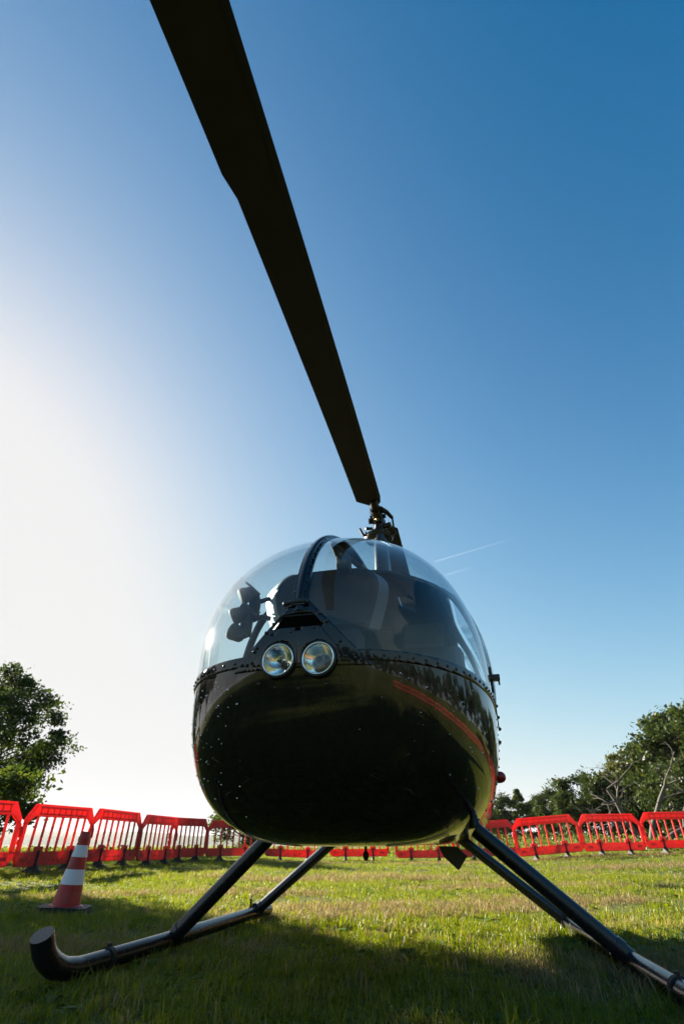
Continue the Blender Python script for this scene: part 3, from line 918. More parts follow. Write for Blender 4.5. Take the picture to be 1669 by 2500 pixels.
def droop(r): return 3.14 - .012 * r * r
def rotor_blade(sgn):
    """sgn -1 reaches forward over the camera, +1 aft"""
    st_ = [(.16, .030, .035, .030), (.205, .060, .085, .024), (.275, .068, .155, .018), (1.2, .068, .160, .015), (2.1, .068, .166, .014), (3.06, .068, .168, .014), (3.18, .068, .192, .014), (3.8, .068, .194, .014), (5.03, .068, .195, .013)]
    vs = []; fs = []; q_ = []
    for i in range(len(st_) - 1):
        for k in range(4):
            t = k / 4; q_.append(tuple(st_[i][j] * (1 - t) + st_[i + 1][j] * t for j in range(4)))
    q_.append(st_[-1])
    n = 22
    for (r, le, te, th_) in q_:
        c = le + te
        for k in range(n):
            a_ = 2 * math.pi * k / n
            u = .5 - .5 * math.cos(a_)                     # 0 leading edge, 1 trailing
            prof_ = th_ * (2.4 * math.sqrt(max(u, 0)) * (1 - u) ** 1.0 + .04) * (1 if math.sin(a_) >= 0 else -1)
            x_ = le - c * u
            v = RB @ Vector(((x_ if sgn < 0 else -x_), sgn * r, 0))
            vs.append((HX + v.x, v.y, droop(r) + prof_ * .9 + .10 * (x_)))
    for q in range(len(q_) - 1):
        for k in range(n): fs.append((q * n + k, q * n + (k + 1) % n, (q + 1) * n + (k + 1) % n, (q + 1) * n + k))
    fs += [tuple(range(n)), tuple(range((len(q_) - 1) * n, len(q_) * n))]
    b = MB(); b.add(vs, fs)
    bo = b.build('rotor_blade', M['blade'], HELI, True, 40)
    vs = []; fs = []                                       # abrasion strip along the leading edge
    for (r, le, te, th_) in q_[8:]:
        for (u_, dz_) in ((.13, -1), (.04, -1), (-.004, 0), (.04, 1), (.13, 1)):
            c = le + te; x_ = le - c * max(u_, 0) + (.003 if u_ < 0 else 0)
            pr = th_ * (2.4 * math.sqrt(max(u_, 0)) * (1 - max(u_, 0)) + .04) * .9 + .0012
            v = RB @ Vector(((x_ if sgn < 0 else -x_), sgn * r, 0)); vs.append((HX + v.x, v.y, droop(r) + dz_ * pr + .10 * x_))
    m5 = len(vs) // 5
    for q in range(m5 - 1):
        for k in range(4): fs.append((q * 5 + k, q * 5 + k + 1, q * 5 + k + 6, q * 5 + k + 5))
    le_ = MB(); le_.add(vs, fs); le_.build('leading_edge_strip', M['edge_metal'], bo, True, 50)
    g = MB(); g.tube([H(0, sgn * .08, 3.105), H(0, sgn * .16, 3.115), H(0, sgn * .26, 3.136)], [.052, .042, .036], 16)
    g.lathe([(.046, -.008), (.058, -.006), (.058, .006), (.046, .008)], H(0, sgn * .10, 3.107), Vector((0, 1, .12)).to_track_quat('Z', 'Y').to_matrix(), 20)
    g.build('blade_grip', M['hub'], bo, True, 40)
    return bo
rotor_blade(-1); rotor_blade(1)

# tail, out of sight behind the cabin
b = MB()
tb = [(0, 1.55, 1.50), (0, 3.5, 1.56), (0, 6.0, 1.62)]
b.tube(tb, [.17, .12, .075], 20); boom = b.build('tail_boom', M['hull'], HELI, True, 50)
b = MB(); b.prism([(5.55, 1.60), (5.95, 2.35), (6.25, 2.35), (6.1, 1.60), (6.2, 1.02), (5.95, 1.02)], -.02, .02, 'x'); b.build('tail_fin', M['hull'], HELI, bevel=.01)
b = MB(); b.prism([(0, 5.35), (0, 5.7), (.40, 5.72), (.40, 5.5)], 1.60, 1.63, 'z'); b.build('stabilizer', M['hull'], HELI, bevel=.008)
b = MB(); b.lathe([(.03, -.05), (.035, .05), (.001, .06)], (-.14, 5.92, 1.62), Vector((-1, 0, 0)).to_track_quat('Z', 'Y').to_matrix(), 12)
b.box((-.16, 5.92, 1.62), (.012, .10, 1.44)); b.build('tail_rotor', M['blade'], HELI)

# dew on the paint
dw = MB(); rd = random.Random(4)
for _ in range(420):
    s = .05 + .95 * rd.random() ** 1.3; z = .52 + .44 * rd.random() ** .6; sg = -1 if rd.random() < .86 else 1
    ph = ph_at_z(s, z, sg); p = on_body(s, ph); n = body_normal(s, ph)
    if abs(p[2] - z) > .01 or abs(p[0]) < .15: continue
    r = rd.choice([.0012, .0016, .002, .002, .0026, .0036])
    dw.dome(p - n * .0002, n, r, r * .8, 6)
dwo = dw.build('dew_drops', M['chrome'], HELI, True); dwo['kind'] = 'stuff'

# headsets hung inside the cockpit: things of their own
HM = Matrix.Translation(HELI.location) @ Matrix.Rotation(HELI.rotation_euler.z, 4, 'Z')
def headset(loc, rz, label):
    """folded headset hung sideways: cups stacked, band edge-on"""
    h = empty('headset', HM @ Vector(loc), rz, label, 'headset', 'headsets hung in the cockpit')
    b = MB(); arc = [(.022 + .022 * math.cos(t), .01, .055 * math.sin(t)) for t in np.linspace(R(-75), R(75), 14)]
    b.tube(arc, [.020] * 14, 8); b.box((.03, .02, 0), (.05, .035, .11))
    b.tube([(.062, .012, .02), (.10, .03, .045), (.14, .05, .04)], .012, 8)
    b.build('headband', M['rubber'], h, True)
    for sz in (-1, 1):
        b = MB(); b.lathe([(.002, .034), (.018, .032), (.029, .024), (.034, .010), (.036, -.006), (.040, -.018), (.042, -.032), (.038, -.044), (.024, -.048), (.002, -.048)], (.0, 0, sz * .052), Vector((.9, .1, sz * .5)).to_track_quat('Z', 'Y').to_matrix(), 18)
        b.build('ear_cup', M['rubber'], h, True)
    b = MB(); b.tube([(.0, -.01, -.06), (.03, -.05, -.085), (.05, -.06, -.082)], .006, 6); b.dome((.05, -.06, -.082), (0, -1, 0), .014, .02); b.build('microphone_boom', M['rubber'], h, True)
    return h
headset((-.46, -1.93, 1.475), R(10), 'black headset hung in the cockpit, the upper of two left of the console')
headset((-.485, -1.95, 1.365), R(-5), 'black headset hung in the cockpit, the lower of two left of the console')


# ------------------------------------------------------------------ barriers
def barrier_proto():
    t = empty('barrier')
    W2, H0, H1 = 1.0, .13, 1.0
    th_ = .022
    def outline(pts, y0, y1, b): b.prism(pts, y0, y1)
    f = MB()
    # top beam with cut corners, lower beam, end posts butted between them
    f.prism([(-.985, .72), (-.945, .73), (-.79, .835), (.79, .835), (.945, .73), (.985, .72), (.985, .775), (.80, 1.0), (-.80, 1.0), (-.985, .775)], -th_, th_)
    f.prism([(-.90, .13), (.90, .13), (.99, .23), (.99, .30), (.93, .305), (-.93, .305), (-.99, .30), (-.99, .23)], -th_, th_)
    for sx in (-1, 1):
        f.prism([(sx * .925, .3055), (sx * .988, .3055), (sx * .985, .7195), (sx * .94, .7195)], -th_ + .002, th_ - .002)
    fo = f.build('panel_frame', M['barrier'], t, bevel=.012)
    # raised ribs in the top beam and pads over the feet
    r_ = MB()
    r_.box((0, -th_ - .004, .965), (1.42, .014, .022)); r_.box((0, -th_ - .004, .865), (1.42, .014, .022))
    for k in range(9): r_.box((-.68 + k * .17, -th_ - .003, .915), (.016, .012, .078))
    for k in range(5): r_.lathe([(.016, 0), (.014, .012), (.001, .012)], (-.24 + k * .12, -th_, .20), Vector((0, -1, 0)).to_track_quat('Z', 'Y').to_matrix(), 10)
    for sx in (-1, 1): r_.box((sx * .78, -th_ - .003, .22), (.16, .012, .05))
    r_.build('rib', M['barrier'], fo, bevel=.003)
    sl = MB(); sl.box((0, 0, .57), (.040, .032, .53)); slm = None
    for k in range(7):
        if slm is None:
            so = sl.build('slat', M['barrier'], t, bevel=.006); slm = so.data
        else:
            so2 = so.copy(); COL.objects.link(so2); so = so2
        so.location.x = -.69 + k * .23
    for sx in (-1, 1):
        p_ = MB(); p_.box((sx * .46, 0, .335), (.20, .046, .12)); p_.build('foot_socket', M['barrier'], t, bevel=.012)
        ft = MB()
        ft.prism([(-.018 , .0), (.018, .0), (.018, .34), (-.018, .34)], -.030, .030)
        vs = [(-.05, -.27, 0), (.05, -.27, 0), (.05, .27, 0), (-.05, .27, 0), (-.028, -.045, .16), (.028, -.045, .16), (.028, .045, .16), (-.028, .045, .16), (-.045, -.20, .03), (.045, -.20, .03), (.045, .20, .03), (-.045, .20, .03), (-.034, -.10, .07), (.034, -.10, .07), (.034, .10, .07), (-.034, .10, .07)]
        fs = [(0, 1, 9, 8), (8, 9, 13, 12), (12, 13, 5, 4), (2, 3, 11, 10), (10, 11, 15, 14), (14, 15, 7, 6), (1, 2, 10, 9), (9, 10, 14, 13), (13, 14, 6, 5), (3, 0, 8, 11), (11, 8, 12, 15), (15, 12, 4, 7), (4, 5, 6, 7), (0, 3, 2, 1)]
        ft.add(vs, fs)
        # the foot's stem passes in front of the lower beam
        ft.box((0, -.035, .235), (.034, .022, .20))
        fto = ft.build('foot', M['rubber'], t, bevel=.004); fto.location.x = sx * .46
    hkx = MB()
    hkx.box((1.012, 0, .66), (.05, .03, .10)); hkx.box((1.03, -.012, .59), (.028, .03, .16)); hkx.build('connector', M['barrier'], t, bevel=.006)
    hkx = MB(); hkx.box((-1.0, .014, .60), (.04, .03, .12)); hkx.box((-1.0, .014, .46), (.03, .03, .07)); hkx.build('connector', M['barrier'], t, bevel=.006)
    return t
bar0 = barrier_proto()
CH = [(-5.95, 7.1), (-5.48, 9.0), (-5.08, 10.9), (-4.74, 12.75), (-4.38, 14.6), (-4.14, 16.55), (-3.25, 18.35), (-1.5, 19.25), (.55, 19.75), (2.6, 19.4), (4.3, 18.3), (5.74, 16.95), (7.65, 17.25), (9.6, 17.5), (11.6, 17.35),
      (13.4, 16.6), (15.0, 15.2), (16.2, 13.5), (17.0, 11.6), (17.4, 9.6), (17.5, 7.5), (17.3, 5.4), (16.9, 3.3), (16.2, 1.3), (15.2, -.6), (14.0, -2.4), (12.6, -4.0), (11.0, -5.4), (9.2, -6.5), (7.3, -7.3)]
VIS = {1: 'red plastic barrier cut off by the left edge of the photo', 2: 'reddish barrier just left of the striped cone, nearest one shown whole',
       3: 'red barrier immediately right of the traffic cone top', 4: 'red barrier third in the row receding left of the helicopter, a strap across its slats',
       5: 'narrow looking red barrier at the far end of the left row', 6: 'red barrier partly hidden by the left lower curve of the hull',
       7: 'red barrier under the belly between the two left landing struts', 8: 'red barrier under the belly behind the small belly antenna',
       9: 'red barrier under the belly left of the black duct', 10: 'red barrier behind the right landing struts',
       11: 'first whole red barrier right of the landing struts', 12: 'red barrier in front of the grey bare tree trunk',
       13: 'red barrier running out of the right edge of the photo'}
rb = random.Random(2)
for i, (x, y) in enumerate(CH):
    a_ = CH[max(i - 1, 0)]; c_ = CH[min(i + 1, len(CH) - 1)]
    if i == 11: a_ = (x - 1.0, y + .12)
    if i == 10: c_ = (x + .85, y - .75)
    ang = math.atan2(c_[1] - a_[1], c_[0] - a_[0])
    o = bar0 if i == 0 else copy_tree(bar0)
    o.location = (x, y, float(ground_z(x, y)) - .01)
    e_ = .9
    sl_x = float(ground_z(x + e_ * math.cos(ang), y + e_ * math.sin(ang)) - ground_z(x - e_ * math.cos(ang), y - e_ * math.sin(ang))) / (2 * e_)
    o.rotation_euler = (R(rb.uniform(-3, 3)), -math.atan(sl_x) + R(rb.uniform(-.8, .8)), ang)
    o.scale.x = .955
    tag(o, VIS.get(i, 'red plastic barrier of the ring that runs on outside the photo'), 'barrier', 'red barriers ringing the landing field')

# ------------------------------------------------------------------ traffic cone
cn = empty('traffic_cone', (-2.24, 5.25, .02), R(12), 'red traffic cone with two white bands on the grass', 'traffic cone'); cn.scale = (.94,) * 3; cn.rotation_euler = (0, R(3), R(12))
HC_, rb_, rt_ = .575, .118, .034
def cr(z): return rb_ + (rt_ - rb_) * (z - .03) / (HC_ - .03)
b = MB(); b.prism([(-.15, -.19), (.15, -.19), (.19, -.15), (.19, .15), (.15, .19), (-.15, .19), (-.19, .15), (-.19, -.15)], 0, .028, 'z'); b.build('base', M['rubber'], cn, bevel=.006)
b = MB(); b.lathe([(.145, .0285), (.140, .034), (cr(.045), .042), (cr(.5), .5), (cr(.5), .503), (cr(.5) + .006, .504), (cr(.5) + .004, .53), (cr(.53) + .005, .533), (rt_ + .004, HC_), (rt_ - .008, HC_), (rt_ - .01, HC_ - .06)], (0, 0, 0), None, 40); b.build('cone_body', M['cone_red'], cn, True, 35)
for (z0, z1) in ((.18, .29), (.38, .47)):
    b = MB(); b.lathe([(cr(z0), z0), (cr(z0) + .0025, z0 + .001), (cr(z1) + .0025, z1 - .001), (cr(z1), z1)], (0, 0, 0), None, 40); b.build('white_band', M['cone_white'], cn, True, 35)


# ------------------------------------------------------------------ trees
def leaf_cards(centres, size, rng, up=.3):
    """two-triangle folded leaves at the centres, random orientation"""
    n = len(centres)
    d = rng.normal(size=(n, 3)); d /= np.linalg.norm(d, axis=1, keepdims=True)
    e = rng.normal(size=(n, 3)); e[:, 2] += up
    e -= d * (e * d).sum(1, keepdims=True); e /= np.maximum(np.linalg.norm(e, axis=1, keepdims=True), 1e-6)
    s = size * rng.uniform(.6, 1.35, size=(n, 1))
    w = s * rng.uniform(.45, .75, size=(n, 1))
    V = np.stack([centres - d * s, centres - e * w, centres + d * s, centres + e * w], 1).reshape(-1, 3)
    F = np.arange(4 * n).reshape(n, 4)
    return V, F

def tree_meshes(seed, H_, crown_z0, rx, rz_top, n_lobes, leaves, leaf, kind='round', lobe_r=.30, trunk_r=.16, spread=.34):
    """returns (trunk mesh, leaf mesh); tree stands at the origin"""
    rng = np.random.default_rng(seed)
    tk = MB()
    top = H_ * (.93 if kind == 'cone' else .72)
    n = 9; lean = rng.normal(size=2) * .03 * H_
    tr_pts = []
    for i in range(n):
        t = i / (n - 1)
        tr_pts.append((lean[0] * t * t + rng.normal() * .012 * H_ * t, lean[1] * t * t + rng.normal() * .012 * H_ * t, top * t - .08))
    tk.tube(tr_pts, [trunk_r * (1.25 if i == 0 else 1) * (1 - .85 * i / (n - 1)) + .01 for i in range(n)], 10)
    def trunk_at(z):
        t = min(max(z / top, 0), 1) * (n - 1); i = min(int(t), n - 2); f = t - i
        return Vector(tr_pts[i]) * (1 - f) + Vector(tr_pts[i + 1]) * f
    cz = (crown_z0 + H_) / 2; hz = (H_ - crown_z0) / 2
    C = []; per = max(1, leaves // n_lobes)
    for q in range(n_lobes):
        for _ in range(60):
            p = rng.uniform(-1, 1, 3)
            if kind == 'cone':
                h = rng.uniform(0, 1) ** 1.25; rad = rx * (1 - h) ** .85 * rng.uniform(.35, 1) + .05 * rx; a_ = rng.uniform(0, 2 * np.pi)
                c = np.array([rad * np.cos(a_), rad * np.sin(a_), crown_z0 + h * (H_ - crown_z0)]); break
            m_ = np.linalg.norm(p)
            if .35 < m_ < 1:
                p = p / m_ * m_ ** .55
                c = np.array([p[0] * rx, p[1] * rx, cz + p[2] * hz]); break
        if kind == 'flat': c[2] = crown_z0 + (H_ - crown_z0) * (.45 + .5 * rng.random())
        lr = lobe_r * rx * rng.uniform(.65, 1.35) * (.75 if kind == 'cone' else 1)
        if kind == 'cone': lr *= .55 + .6 * (1 - (c[2] - crown_z0) / (H_ - crown_z0))
        base = trunk_at(max(.28 * H_, c[2] - np.hypot(c[0], c[1]) * (.25 if kind == 'cone' else .65)))
        mid = (base + Vector(c)) / 2 + Vector((0, 0, -.04 * H_ if kind == 'cone' else .03 * H_))
        tk.tube([base, base * .6 + mid * .4, mid, Vector(c)], [trunk_r * .36, trunk_r * .28, trunk_r * .18, .012], 6, False)
        # twigs and leaf sprays
        k = max(3, int(per / 26))
        for _ in range(k):
            o = rng.normal(size=3); o /= np.linalg.norm(o); o *= rng.uniform(.45, 1) * lr; o[2] *= .7
            tw = c + o
            if _ % 3 == 0: tk.tube([Vector(c), Vector(c + o * .55) + Vector((0, 0, .03)), Vector(tw)], [.02, .012, .006], 4, False)
            m2 = per // k + 1
            C.append(tw + rng.normal(size=(m2, 3)) * lr * spread * np.array([1, 1, .6]))
    C = np.concatenate(C)
    V, F = leaf_cards(C, leaf, rng)
    return tk.mesh('trunk'), np_mesh('crown', V, F, rng.random(len(F)))
def place_tree(name, meshes, bark, leafm, loc, rz, sc, label, group='trees round the field', cat='tree'):
    t = empty(name, (loc[0], loc[1], float(ground_z(*loc)) - .05), rz, label, cat, group); t.scale = (sc, sc, sc)
    a_ = link('trunk', meshes[0], bark, t)
    b_ = link('crown', meshes[1], leafm, t)
    return t
def at_az(az, d): return (math.sin(R(az)) * d, math.cos(R(az)) * d)

oak = tree_meshes(12, 10.3, 1.6, 6.2, 0, 150, 52000, .10, lobe_r=.125, trunk_r=.3, spread=.30)
place_tree('oak_tree', oak, M['bark'], M['oak_leaf'], at_az(-34.9, 36), 2.2, .86, 'broad backlit oak at the left edge, its crown cut by the frame')
sh_tree = tree_meshes(23, 5.5, 1.3, 3.0, 0, 62, 14500, .12, kind='flat', lobe_r=.22, trunk_r=.24, spread=.3)
for k, (az, d, sc, rz) in enumerate([(-48.3, 17, 1.0, 1), (-62, 17, 1.0, 2.1)]):
    place_tree('oak_tree', sh_tree, M['bark'], M['oak_leaf'], at_az(az, d), rz, sc, ('leafy tree past the left edge of the photo, next to the oak', 'leafy tree past the left edge of the photo, farther from the oak')[k])
bush = tree_meshes(31, 2.6, .1, 1.6, 0, 22, 5000, .07, lobe_r=.3, trunk_r=.06)
place_tree('bush', bush, M['bark'], M['leaf_mid'], at_az(-32.5, 17.5), 0, 1, 'green bush below the oak, seen through the leftmost barrier', cat='bush')
place_tree('bush', bush, M['bark'], M['leaf_dark'], at_az(-9.2, 40), 2, 1.25, 'dark bush in the field behind the left lower curve of the hull', cat='bush')

A_ = tree_meshes(41, 8.0, .2, 3.3, 0, 48, 15000, .15, lobe_r=.27, trunk_r=.2)
B_ = tree_meshes(42, 9.5, .2, 2.4, 0, 60, 14000, .14, kind='cone', lobe_r=.36, trunk_r=.17)
C_m = tree_meshes(43, 6.4, .1, 3.0, 0, 40, 13000, .14, lobe_r=.29, trunk_r=.16)
D_m = tree_meshes(44, 9.0, .3, 2.3, 0, 46, 12000, .15, lobe_r=.36, trunk_r=.18)
TR = [  # mesh, leaf, az, dist, scale, label
    (C_m, 'leaf_dark', 13.0, 62, .62, 'low dark tree at the left end of the right treeline, by the hull'),
    (C_m, 'leaf_mid', 15.0, 58, .62, 'rounded tree just right of the red navigation light'),
    (B_, 'leaf_mid', 16.6, 56, .46, 'slim pointed tree between two rounded ones right of the hull'),
    (A_, 'leaf_dark', 18.2, 58, .50, 'dark tree rising behind the slim pointed one'),
    (C_m, 'leaf_dark', 19.9, 54, .64, 'broad dark tree in the middle of the right treeline'),
    (B_, 'leaf_olive', 18.6, 46, .27, 'small bright upright shrub tree below the broad dark one'),
    (C_m, 'leaf_olive', 22.2, 50, .76, 'olive green rounded tree left of the bare tree'),
    (C_m, 'leaf_dark', 24.2, 50, .72, 'dark tree close left of the bare tree'),
    (D_m, 'leaf_olive', 25.8, 52, .74, 'pale upright tree behind the bare tree'),
    (A_, 'leaf_mid', 28.8, 48, .84, 'tall mid green tree behind the bare tree branches'),
    (B_, 'leaf_dark', 27.3, 56, .80, 'dark conifer peak above the bare tree'),
    (A_, 'leaf_mid', 32.4, 46, 1.08, 'tallest tree, at the right edge of the photo'),
    (D_m, 'leaf_dark', 30.4, 50, 1.0, 'dark conical tree left of the tallest one'),
    (C_m, 'leaf_dark', 30.6, 40, .72, 'low dark tree in front of the tallest one'),
    (C_m, 'leaf_mid', 35.0, 42, 1.2, 'green tree just past the right edge of the photo'),
]
for k, (ms, lf, az, d, sc, lab) in enumerate(TR):
    place_tree({id(A_): 'tree', id(B_): 'conifer_tree', id(C_m): 'tree', id(D_m): 'tree'}[id(ms)], ms, M['bark'], M[lf], at_az(az, d), k * 1.7, sc, lab)
for k in range(24):
    az = 41 + k * 6.6
    place_tree('tree', (A_, C_m, A_, D_m)[k % 4], M['bark'], M[('leaf_dark', 'leaf_mid', 'leaf_olive')[k % 3]], at_az(az, 62 + 6 * math.sin(k * 1.9)), k * 2.3, (1.15, 1.5, 1.25, 1.2)[k % 4], 'tree of the wood that runs on outside the photo')

# bare tree: recursive branching
def bare_tree():
    b = MB(); rd = random.Random(9)
    def grow(p, d, L, r, lev):
        pts_ = [p]; q = p.copy(); dd = d.copy(); n = 5
        for i in range(n):
            dd = (dd + Vector((rd.gauss(0, .16), rd.gauss(0, .16), rd.gauss(0, .12) + (.02 if lev < 2 else -.02)))).normalized()
            q = q + dd * (L / n); pts_.append(q.copy())
        rr = [r * (1 - .55 * i / n) for i in range(n + 1)]
        b.tube(pts_, rr, 7 if lev < 2 else 4, False)
        if lev >= 3 and rd.random() < .45 or lev >= 4: return
        for k in range(4 if lev < 3 else 3):
            i = rd.randint(2, n); base = pts_[i]
            side = Vector((rd.gauss(0, 1), rd.gauss(0, 1), rd.gauss(.0, .5))).normalized()
            nd = (dd * .55 + side * .85).normalized()
            grow(base, nd, L * rd.uniform(.5, .75), rr[i] * .62, lev + 1)
    for k in range(3):
        grow(Vector((k * .12 - .12, 0, -.1)), Vector(((k - 1) * .8, rd.gauss(0, .2), .75)).normalized(), 3.1, .17, 0)
    return b
bt = bare_tree().build('trunk', M['grey_bark'], None, True)
bte = empty('bare_tree', (*at_az(26.8, 33), float(ground_z(*at_az(26.8, 33))) - .05), 0, 'grey leafless tree with tangled branches behind the right barriers', 'tree', 'trees round the field'); bt.parent = bte; bt.name = 'branches'

# undergrowth beyond the right barriers
rng = np.random.default_rng(77)
C = []
for k in range(900):
    az = rng.uniform(9, 37); d = rng.uniform(22, 44); x, y = at_az(az, d); h = rng.uniform(.15, .9) * (.4 + .6 * (d - 22) / 22)
    m_ = 26
    C.append(np.array([x, y, float(ground_z(x, y)) + h * .45]) + rng.normal(size=(m_, 3)) * np.array([.4, .4, h * .32]))
C = np.concatenate(C); V, F = leaf_cards(C, .075, rng, .6)
uo = link('undergrowth', np_mesh('undergrowth', V, F, rng.random(len(F))), M['weed']); uo['kind'] = 'stuff'
C = []
for k in range(260):
    az = rng.uniform(-40, 9); d = rng.uniform(21, 48); x, y = at_az(az, d); h = rng.uniform(.1, .35)
    C.append(np.array([x, y, float(ground_z(x, y)) + h * .45]) + rng.normal(size=(16, 3)) * np.array([.25, .25, h * .32]))
C = np.concatenate(C); V, F = leaf_cards(C, .06, rng, .6)
uo = link('weeds', np_mesh('weeds', V, F, rng.random(len(F))), M['weed']); uo['kind'] = 'stuff'


# ------------------------------------------------------------------ grass
def tuft(seed, n, h, spread, width, broad=False):
    rng = np.random.default_rng(seed)
    V = []; F = []; rn = []
    for k in range(n):
        a_ = rng.uniform(0, 2 * np.pi); r = spread * math.sqrt(rng.random())
        p = np.array([r * np.cos(a_), r * np.sin(a_), -.01])
        hh = h * rng.uniform(.35, 1.15); la = rng.uniform(0, 2 * np.pi); bend = rng.uniform(.15, 1.0) * hh * (1.1 if not broad else .9)
        dr = np.array([np.cos(la), np.sin(la), 0]); w = width * rng.uniform(.6, 1.3); sd = np.array([-dr[1], dr[0], 0])
        q1 = p + np.array([0, 0, hh * .55]) + dr * bend * .22; q2 = p + np.array([0, 0, hh * .9 - bend * .25]) + dr * bend * .85
        if broad: q1 = p + dr * bend * .6 + np.array([0, 0, hh * .5]); q2 = p + dr * bend * 1.5 + np.array([0, 0, hh * .45])
        o = len(V); w1 = w * (1.9 if broad else .85)
        V += [p - sd * w * .5, p + sd * w * .5, q1 + sd * w1 * .5, q1 - sd * w1 * .5, q2 + sd * w * .12, q2 - sd * w * .12]
        F += [(o, o + 1, o + 2, o + 3), (o + 3, o + 2, o + 4, o + 5)]
        c = rng.random(); rn += [c, c]
    me = np_mesh('tuft', V, F, rn); me.materials.append(M['grass'])
    return me
tcol = bpy.data.collections.new('tufts')
specs = [(1, 26, .085, .09, .0050), (2, 22, .11, .08, .0048), (3, 30, .06, .10, .0055), (4, 18, .14, .07, .0042), (5, 28, .075, .11, .005), (6, 12, .06, .08, .022, True), (7, 26, .05, .10, .0045), (8, 24, .07, .10, .0045)]
for q, sp in enumerate(specs):
    o = bpy.data.objects.new('tuft', tuft(*sp)); tcol.objects.link(o)
def scatter(name, pts_, scl):
    me = bpy.data.meshes.new(name)
    me.vertices.add(len(pts_)); me.vertices.foreach_set('co', np.asarray(pts_, np.float32).ravel())
    at = me.attributes.new('scl', 'FLOAT', 'POINT'); at.data.foreach_set('value', np.asarray(scl, np.float32))
    me.update()
    o = link(name, me, None); o['kind'] = 'stuff'
    ng = bpy.data.node_groups.new(name, 'GeometryNodeTree')
    ng.interface.new_socket('Geometry', in_out='INPUT', socket_type='NodeSocketGeometry')
    ng.interface.new_socket('Geometry', in_out='OUTPUT', socket_type='NodeSocketGeometry')
    N = ng.nodes; L = ng.links
    gi = N.new('NodeGroupInput'); gout = N.new('NodeGroupOutput')
    ci = N.new('GeometryNodeCollectionInfo'); ci.inputs['Collection'].default_value = tcol; ci.inputs['Separate Children'].default_value = True; ci.inputs['Reset Children'].default_value = True
    ip = N.new('GeometryNodeInstanceOnPoints'); ip.inputs['Pick Instance'].default_value = True
    rv_ = N.new('FunctionNodeRandomValue'); rv_.data_type = 'FLOAT_VECTOR'; rv_.inputs[0].default_value = (-.18, -.18, 0); rv_.inputs[1].default_value = (.18, .18, 6.283)
    na = N.new('GeometryNodeInputNamedAttribute'); na.data_type = 'FLOAT'; na.inputs['Name'].default_value = 'scl'
    L.new(gi.outputs[0], ip.inputs['Points']); L.new(ci.outputs[0], ip.inputs['Instance'])
    L.new(rv_.outputs[0], ip.inputs['Rotation']); L.new(na.outputs[0], ip.inputs['Scale'])
    L.new(ip.outputs[0], gout.inputs[0])
    md = o.modifiers.new('scatter', 'NODES'); md.node_group = ng
    return o
M['straw'] = leafy('dry_grass_blades', (.14, .105, .055), (.34, .27, .14), .4, objvar=.35)
def lying(seed):
    me = tuft(seed, 14, .05, .12, .0042); 
    for v in me.vertices: v.co.z = v.co.z * .45 + .012
    return me
dcol = bpy.data.collections.new('dry_tufts')
for me in (tuft(21, 26, .075, .10, .0042), tuft(22, 20, .10, .09, .0038), tuft(23, 30, .05, .12, .0045), lying(24), lying(25)):
    me.materials.clear(); me.materials.append(M['straw'])
    o = bpy.data.objects.new('tuft', me); dcol.objects.link(o)
rng = np.random.default_rng(8)
dp = []
for (cx, cy, ax, ay, n) in ((.55, 5.3, 1.25, .5, 1500), (-.5, 5.0, .7, .3, 300), (1.9, 6.2, .9, .45, 500), (-1.2, 7.0, 1.3, .4, 500), (2.6, 8.2, 1.6, .5, 700), (.2, 9.6, 2.4, .5, 700), (6.2, 12.8, 1.6, .5, 350), (1.35, 3.0, .8, .45, 350), (-1.55, 3.6, .5, .35, 200), (4.5, 16.6, 5.5, .5, 900), (-2.8, 6.8, .7, .4, 250), (0, 4, 3.0, 2.0, 700), (0, 9, 6, 4, 500), (0, -3.5, 7, 4.5, 3000)):  # last ellipse: unseen straw added behind the camera to warm the hull's reflection
    a_ = rng.uniform(0, 2 * np.pi, n); r_ = np.sqrt(rng.random(n)) * (1 + .25 * np.sin(3 * a_ + cx))
    x, y = cx + ax * r_ * np.cos(a_), cy + ay * r_ * np.sin(a_); dp.append(np.stack([x, y, ground_z(x, y)], 1))
dp = np.concatenate(dp); dp = dp[np.hypot(dp[:, 0] + 2.24, dp[:, 1] - 5.25) > .24]
tcol_green = tcol; tcol = dcol
scatter('dry_grass', dp, rng.uniform(.5, 1.1, len(dp)) * np.where(dp[:, 1] > 9, 1.4, 1))
tcol = tcol_green
wcol = bpy.data.collections.new('weed_rosettes')
M['rosette'] = leafy('broad_weed_leaves', (.05, .10, .02), (.13, .20, .04), .4, objvar=.3, gloss=.05)
for sd in (31, 32, 33):
    me = tuft(sd, 13, .055, .05, .026, True); me.materials.clear(); me.materials.append(M['rosette'])
    wcol.objects.link(bpy.data.objects.new('rosette', me))
rng = np.random.default_rng(12)
wp = []
for _ in range(34):
    cx, cy = rng.uniform(-3.6, 3.6), rng.uniform(1.8, 8.5); n_ = rng.integers(6, 26)
    x, y = cx + rng.normal(size=n_) * .22, cy + rng.normal(size=n_) * .22; wp.append(np.stack([x, y, ground_z(x, y)], 1))
wp = np.concatenate(wp); tcol = wcol
scatter('clover', wp, rng.uniform(.5, 1.1, len(wp)))
tcol = tcol_green
rng = np.random.default_rng(3)
pts_ = []; scl = []
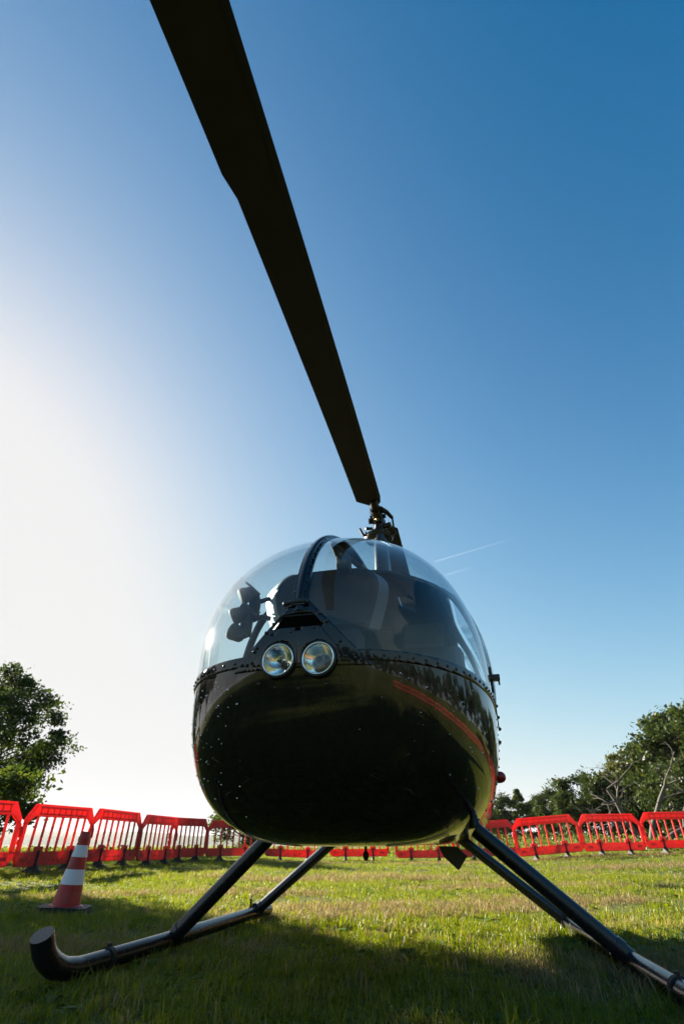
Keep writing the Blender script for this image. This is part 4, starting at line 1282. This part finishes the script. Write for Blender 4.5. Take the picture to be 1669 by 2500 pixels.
def ring(n, d0, d1, az0, az1, s0, s1):
    d = np.sqrt(rng.uniform(d0 * d0, d1 * d1, n)); az = np.radians(rng.uniform(az0, az1, n))
    x, y = d * np.sin(az), d * np.cos(az)
    # thin out with a patchy noise so soil shows here and there
    ok = np.sin(x * 2.1 + 1.3 * np.sin(y * 1.7)) + np.cos(y * 2.6 + 1.1 * np.sin(x * 1.3)) + rng.normal(size=n) * .8 > -1.2
    ok &= np.hypot(x + 2.24, y - 5.25) > .24
    ok &= ~((np.hypot((x - 1.25) / .8, (y - 2.9) / .5) < 1) & (rng.random(n) < .7))
    x, y, d = x[ok], y[ok], d[ok]
    pts_.append(np.stack([x, y, ground_z(x, y)], 1)); scl.append(rng.uniform(s0, s1, len(x)))
ring(22000, 1.7, 5.5, -42, 42, .22, .62)
ring(1100, 1.7, 6, -42, 42, .55, .95)
ring(26000, 5.5, 12, -42, 42, .3, .72)
ring(600, 5, 12, -42, 42, .7, 1.05)
ring(24000, 12, 24, -42, 42, .45, .85)
ring(12000, 24, 60, -45, 45, 1.6, 3.0)
ring(5000, .9, 14, 42, 318, .9, 1.5)
scatter('grass', np.concatenate(pts_), np.concatenate(scl))

# ------------------------------------------------------------------ hazy morning air
hz_m = bpy.data.materials.new('haze_air'); hz_m.use_nodes = True
_n = hz_m.node_tree.nodes; _n.remove(_n['Principled BSDF'])
pv_ = _n.new('ShaderNodeVolumePrincipled'); pv_.inputs['Color'].default_value = (.93, .96, 1, 1); pv_.inputs['Density'].default_value = .00007; pv_.inputs['Anisotropy'].default_value = .2
hz_m.node_tree.links.new(pv_.outputs[0], _n['Material Output'].inputs['Volume'])
hb_ = MB(); hb_.box((0, 0, 28), (15000, 15000, 92)); hzo = hb_.build('haze', hz_m); hzo['kind'] = 'stuff'

# ------------------------------------------------------------------ contrails, far above the haze
cm, _n, _l = new_mat('contrail_ice')
_n.remove(_n['Principled BSDF'])
_t = _n.new('ShaderNodeBsdfTransparent'); _d = _n.new('ShaderNodeBsdfTranslucent'); _d.inputs[0].default_value = (.9, .9, .9, 1)
_m = _n.new('ShaderNodeMixShader'); _m.inputs[0].default_value = .014
_l.new(_t.outputs[0], _m.inputs[1]); _l.new(_d.outputs[0], _m.inputs[2]); _l.new(_m.outputs[0], _n['Material Output'].inputs[0])
for (p0_, p1_, lab) in (((1210, 6000, 3085), (2276, 6000, 3429), 'longer thin white contrail right of the canopy'), ((1330, 6000, 2893), (1670, 6000, 3003), 'shorter faint contrail below the longer one')):
    b = MB(); a_, c_ = Vector(p0_), Vector(p1_)
    b.tube([a_.lerp(c_, k / 24) + Vector((0, 0, 3 * math.sin(k * 2.1))) for k in range(25)], [(12 * (1 - k / 25) + 2) * (1 + .25 * math.sin(k * 3.3)) for k in range(25)], 10)
    tag(b.build('contrail', cm, None, True), lab, 'contrail', 'contrails in the sky')
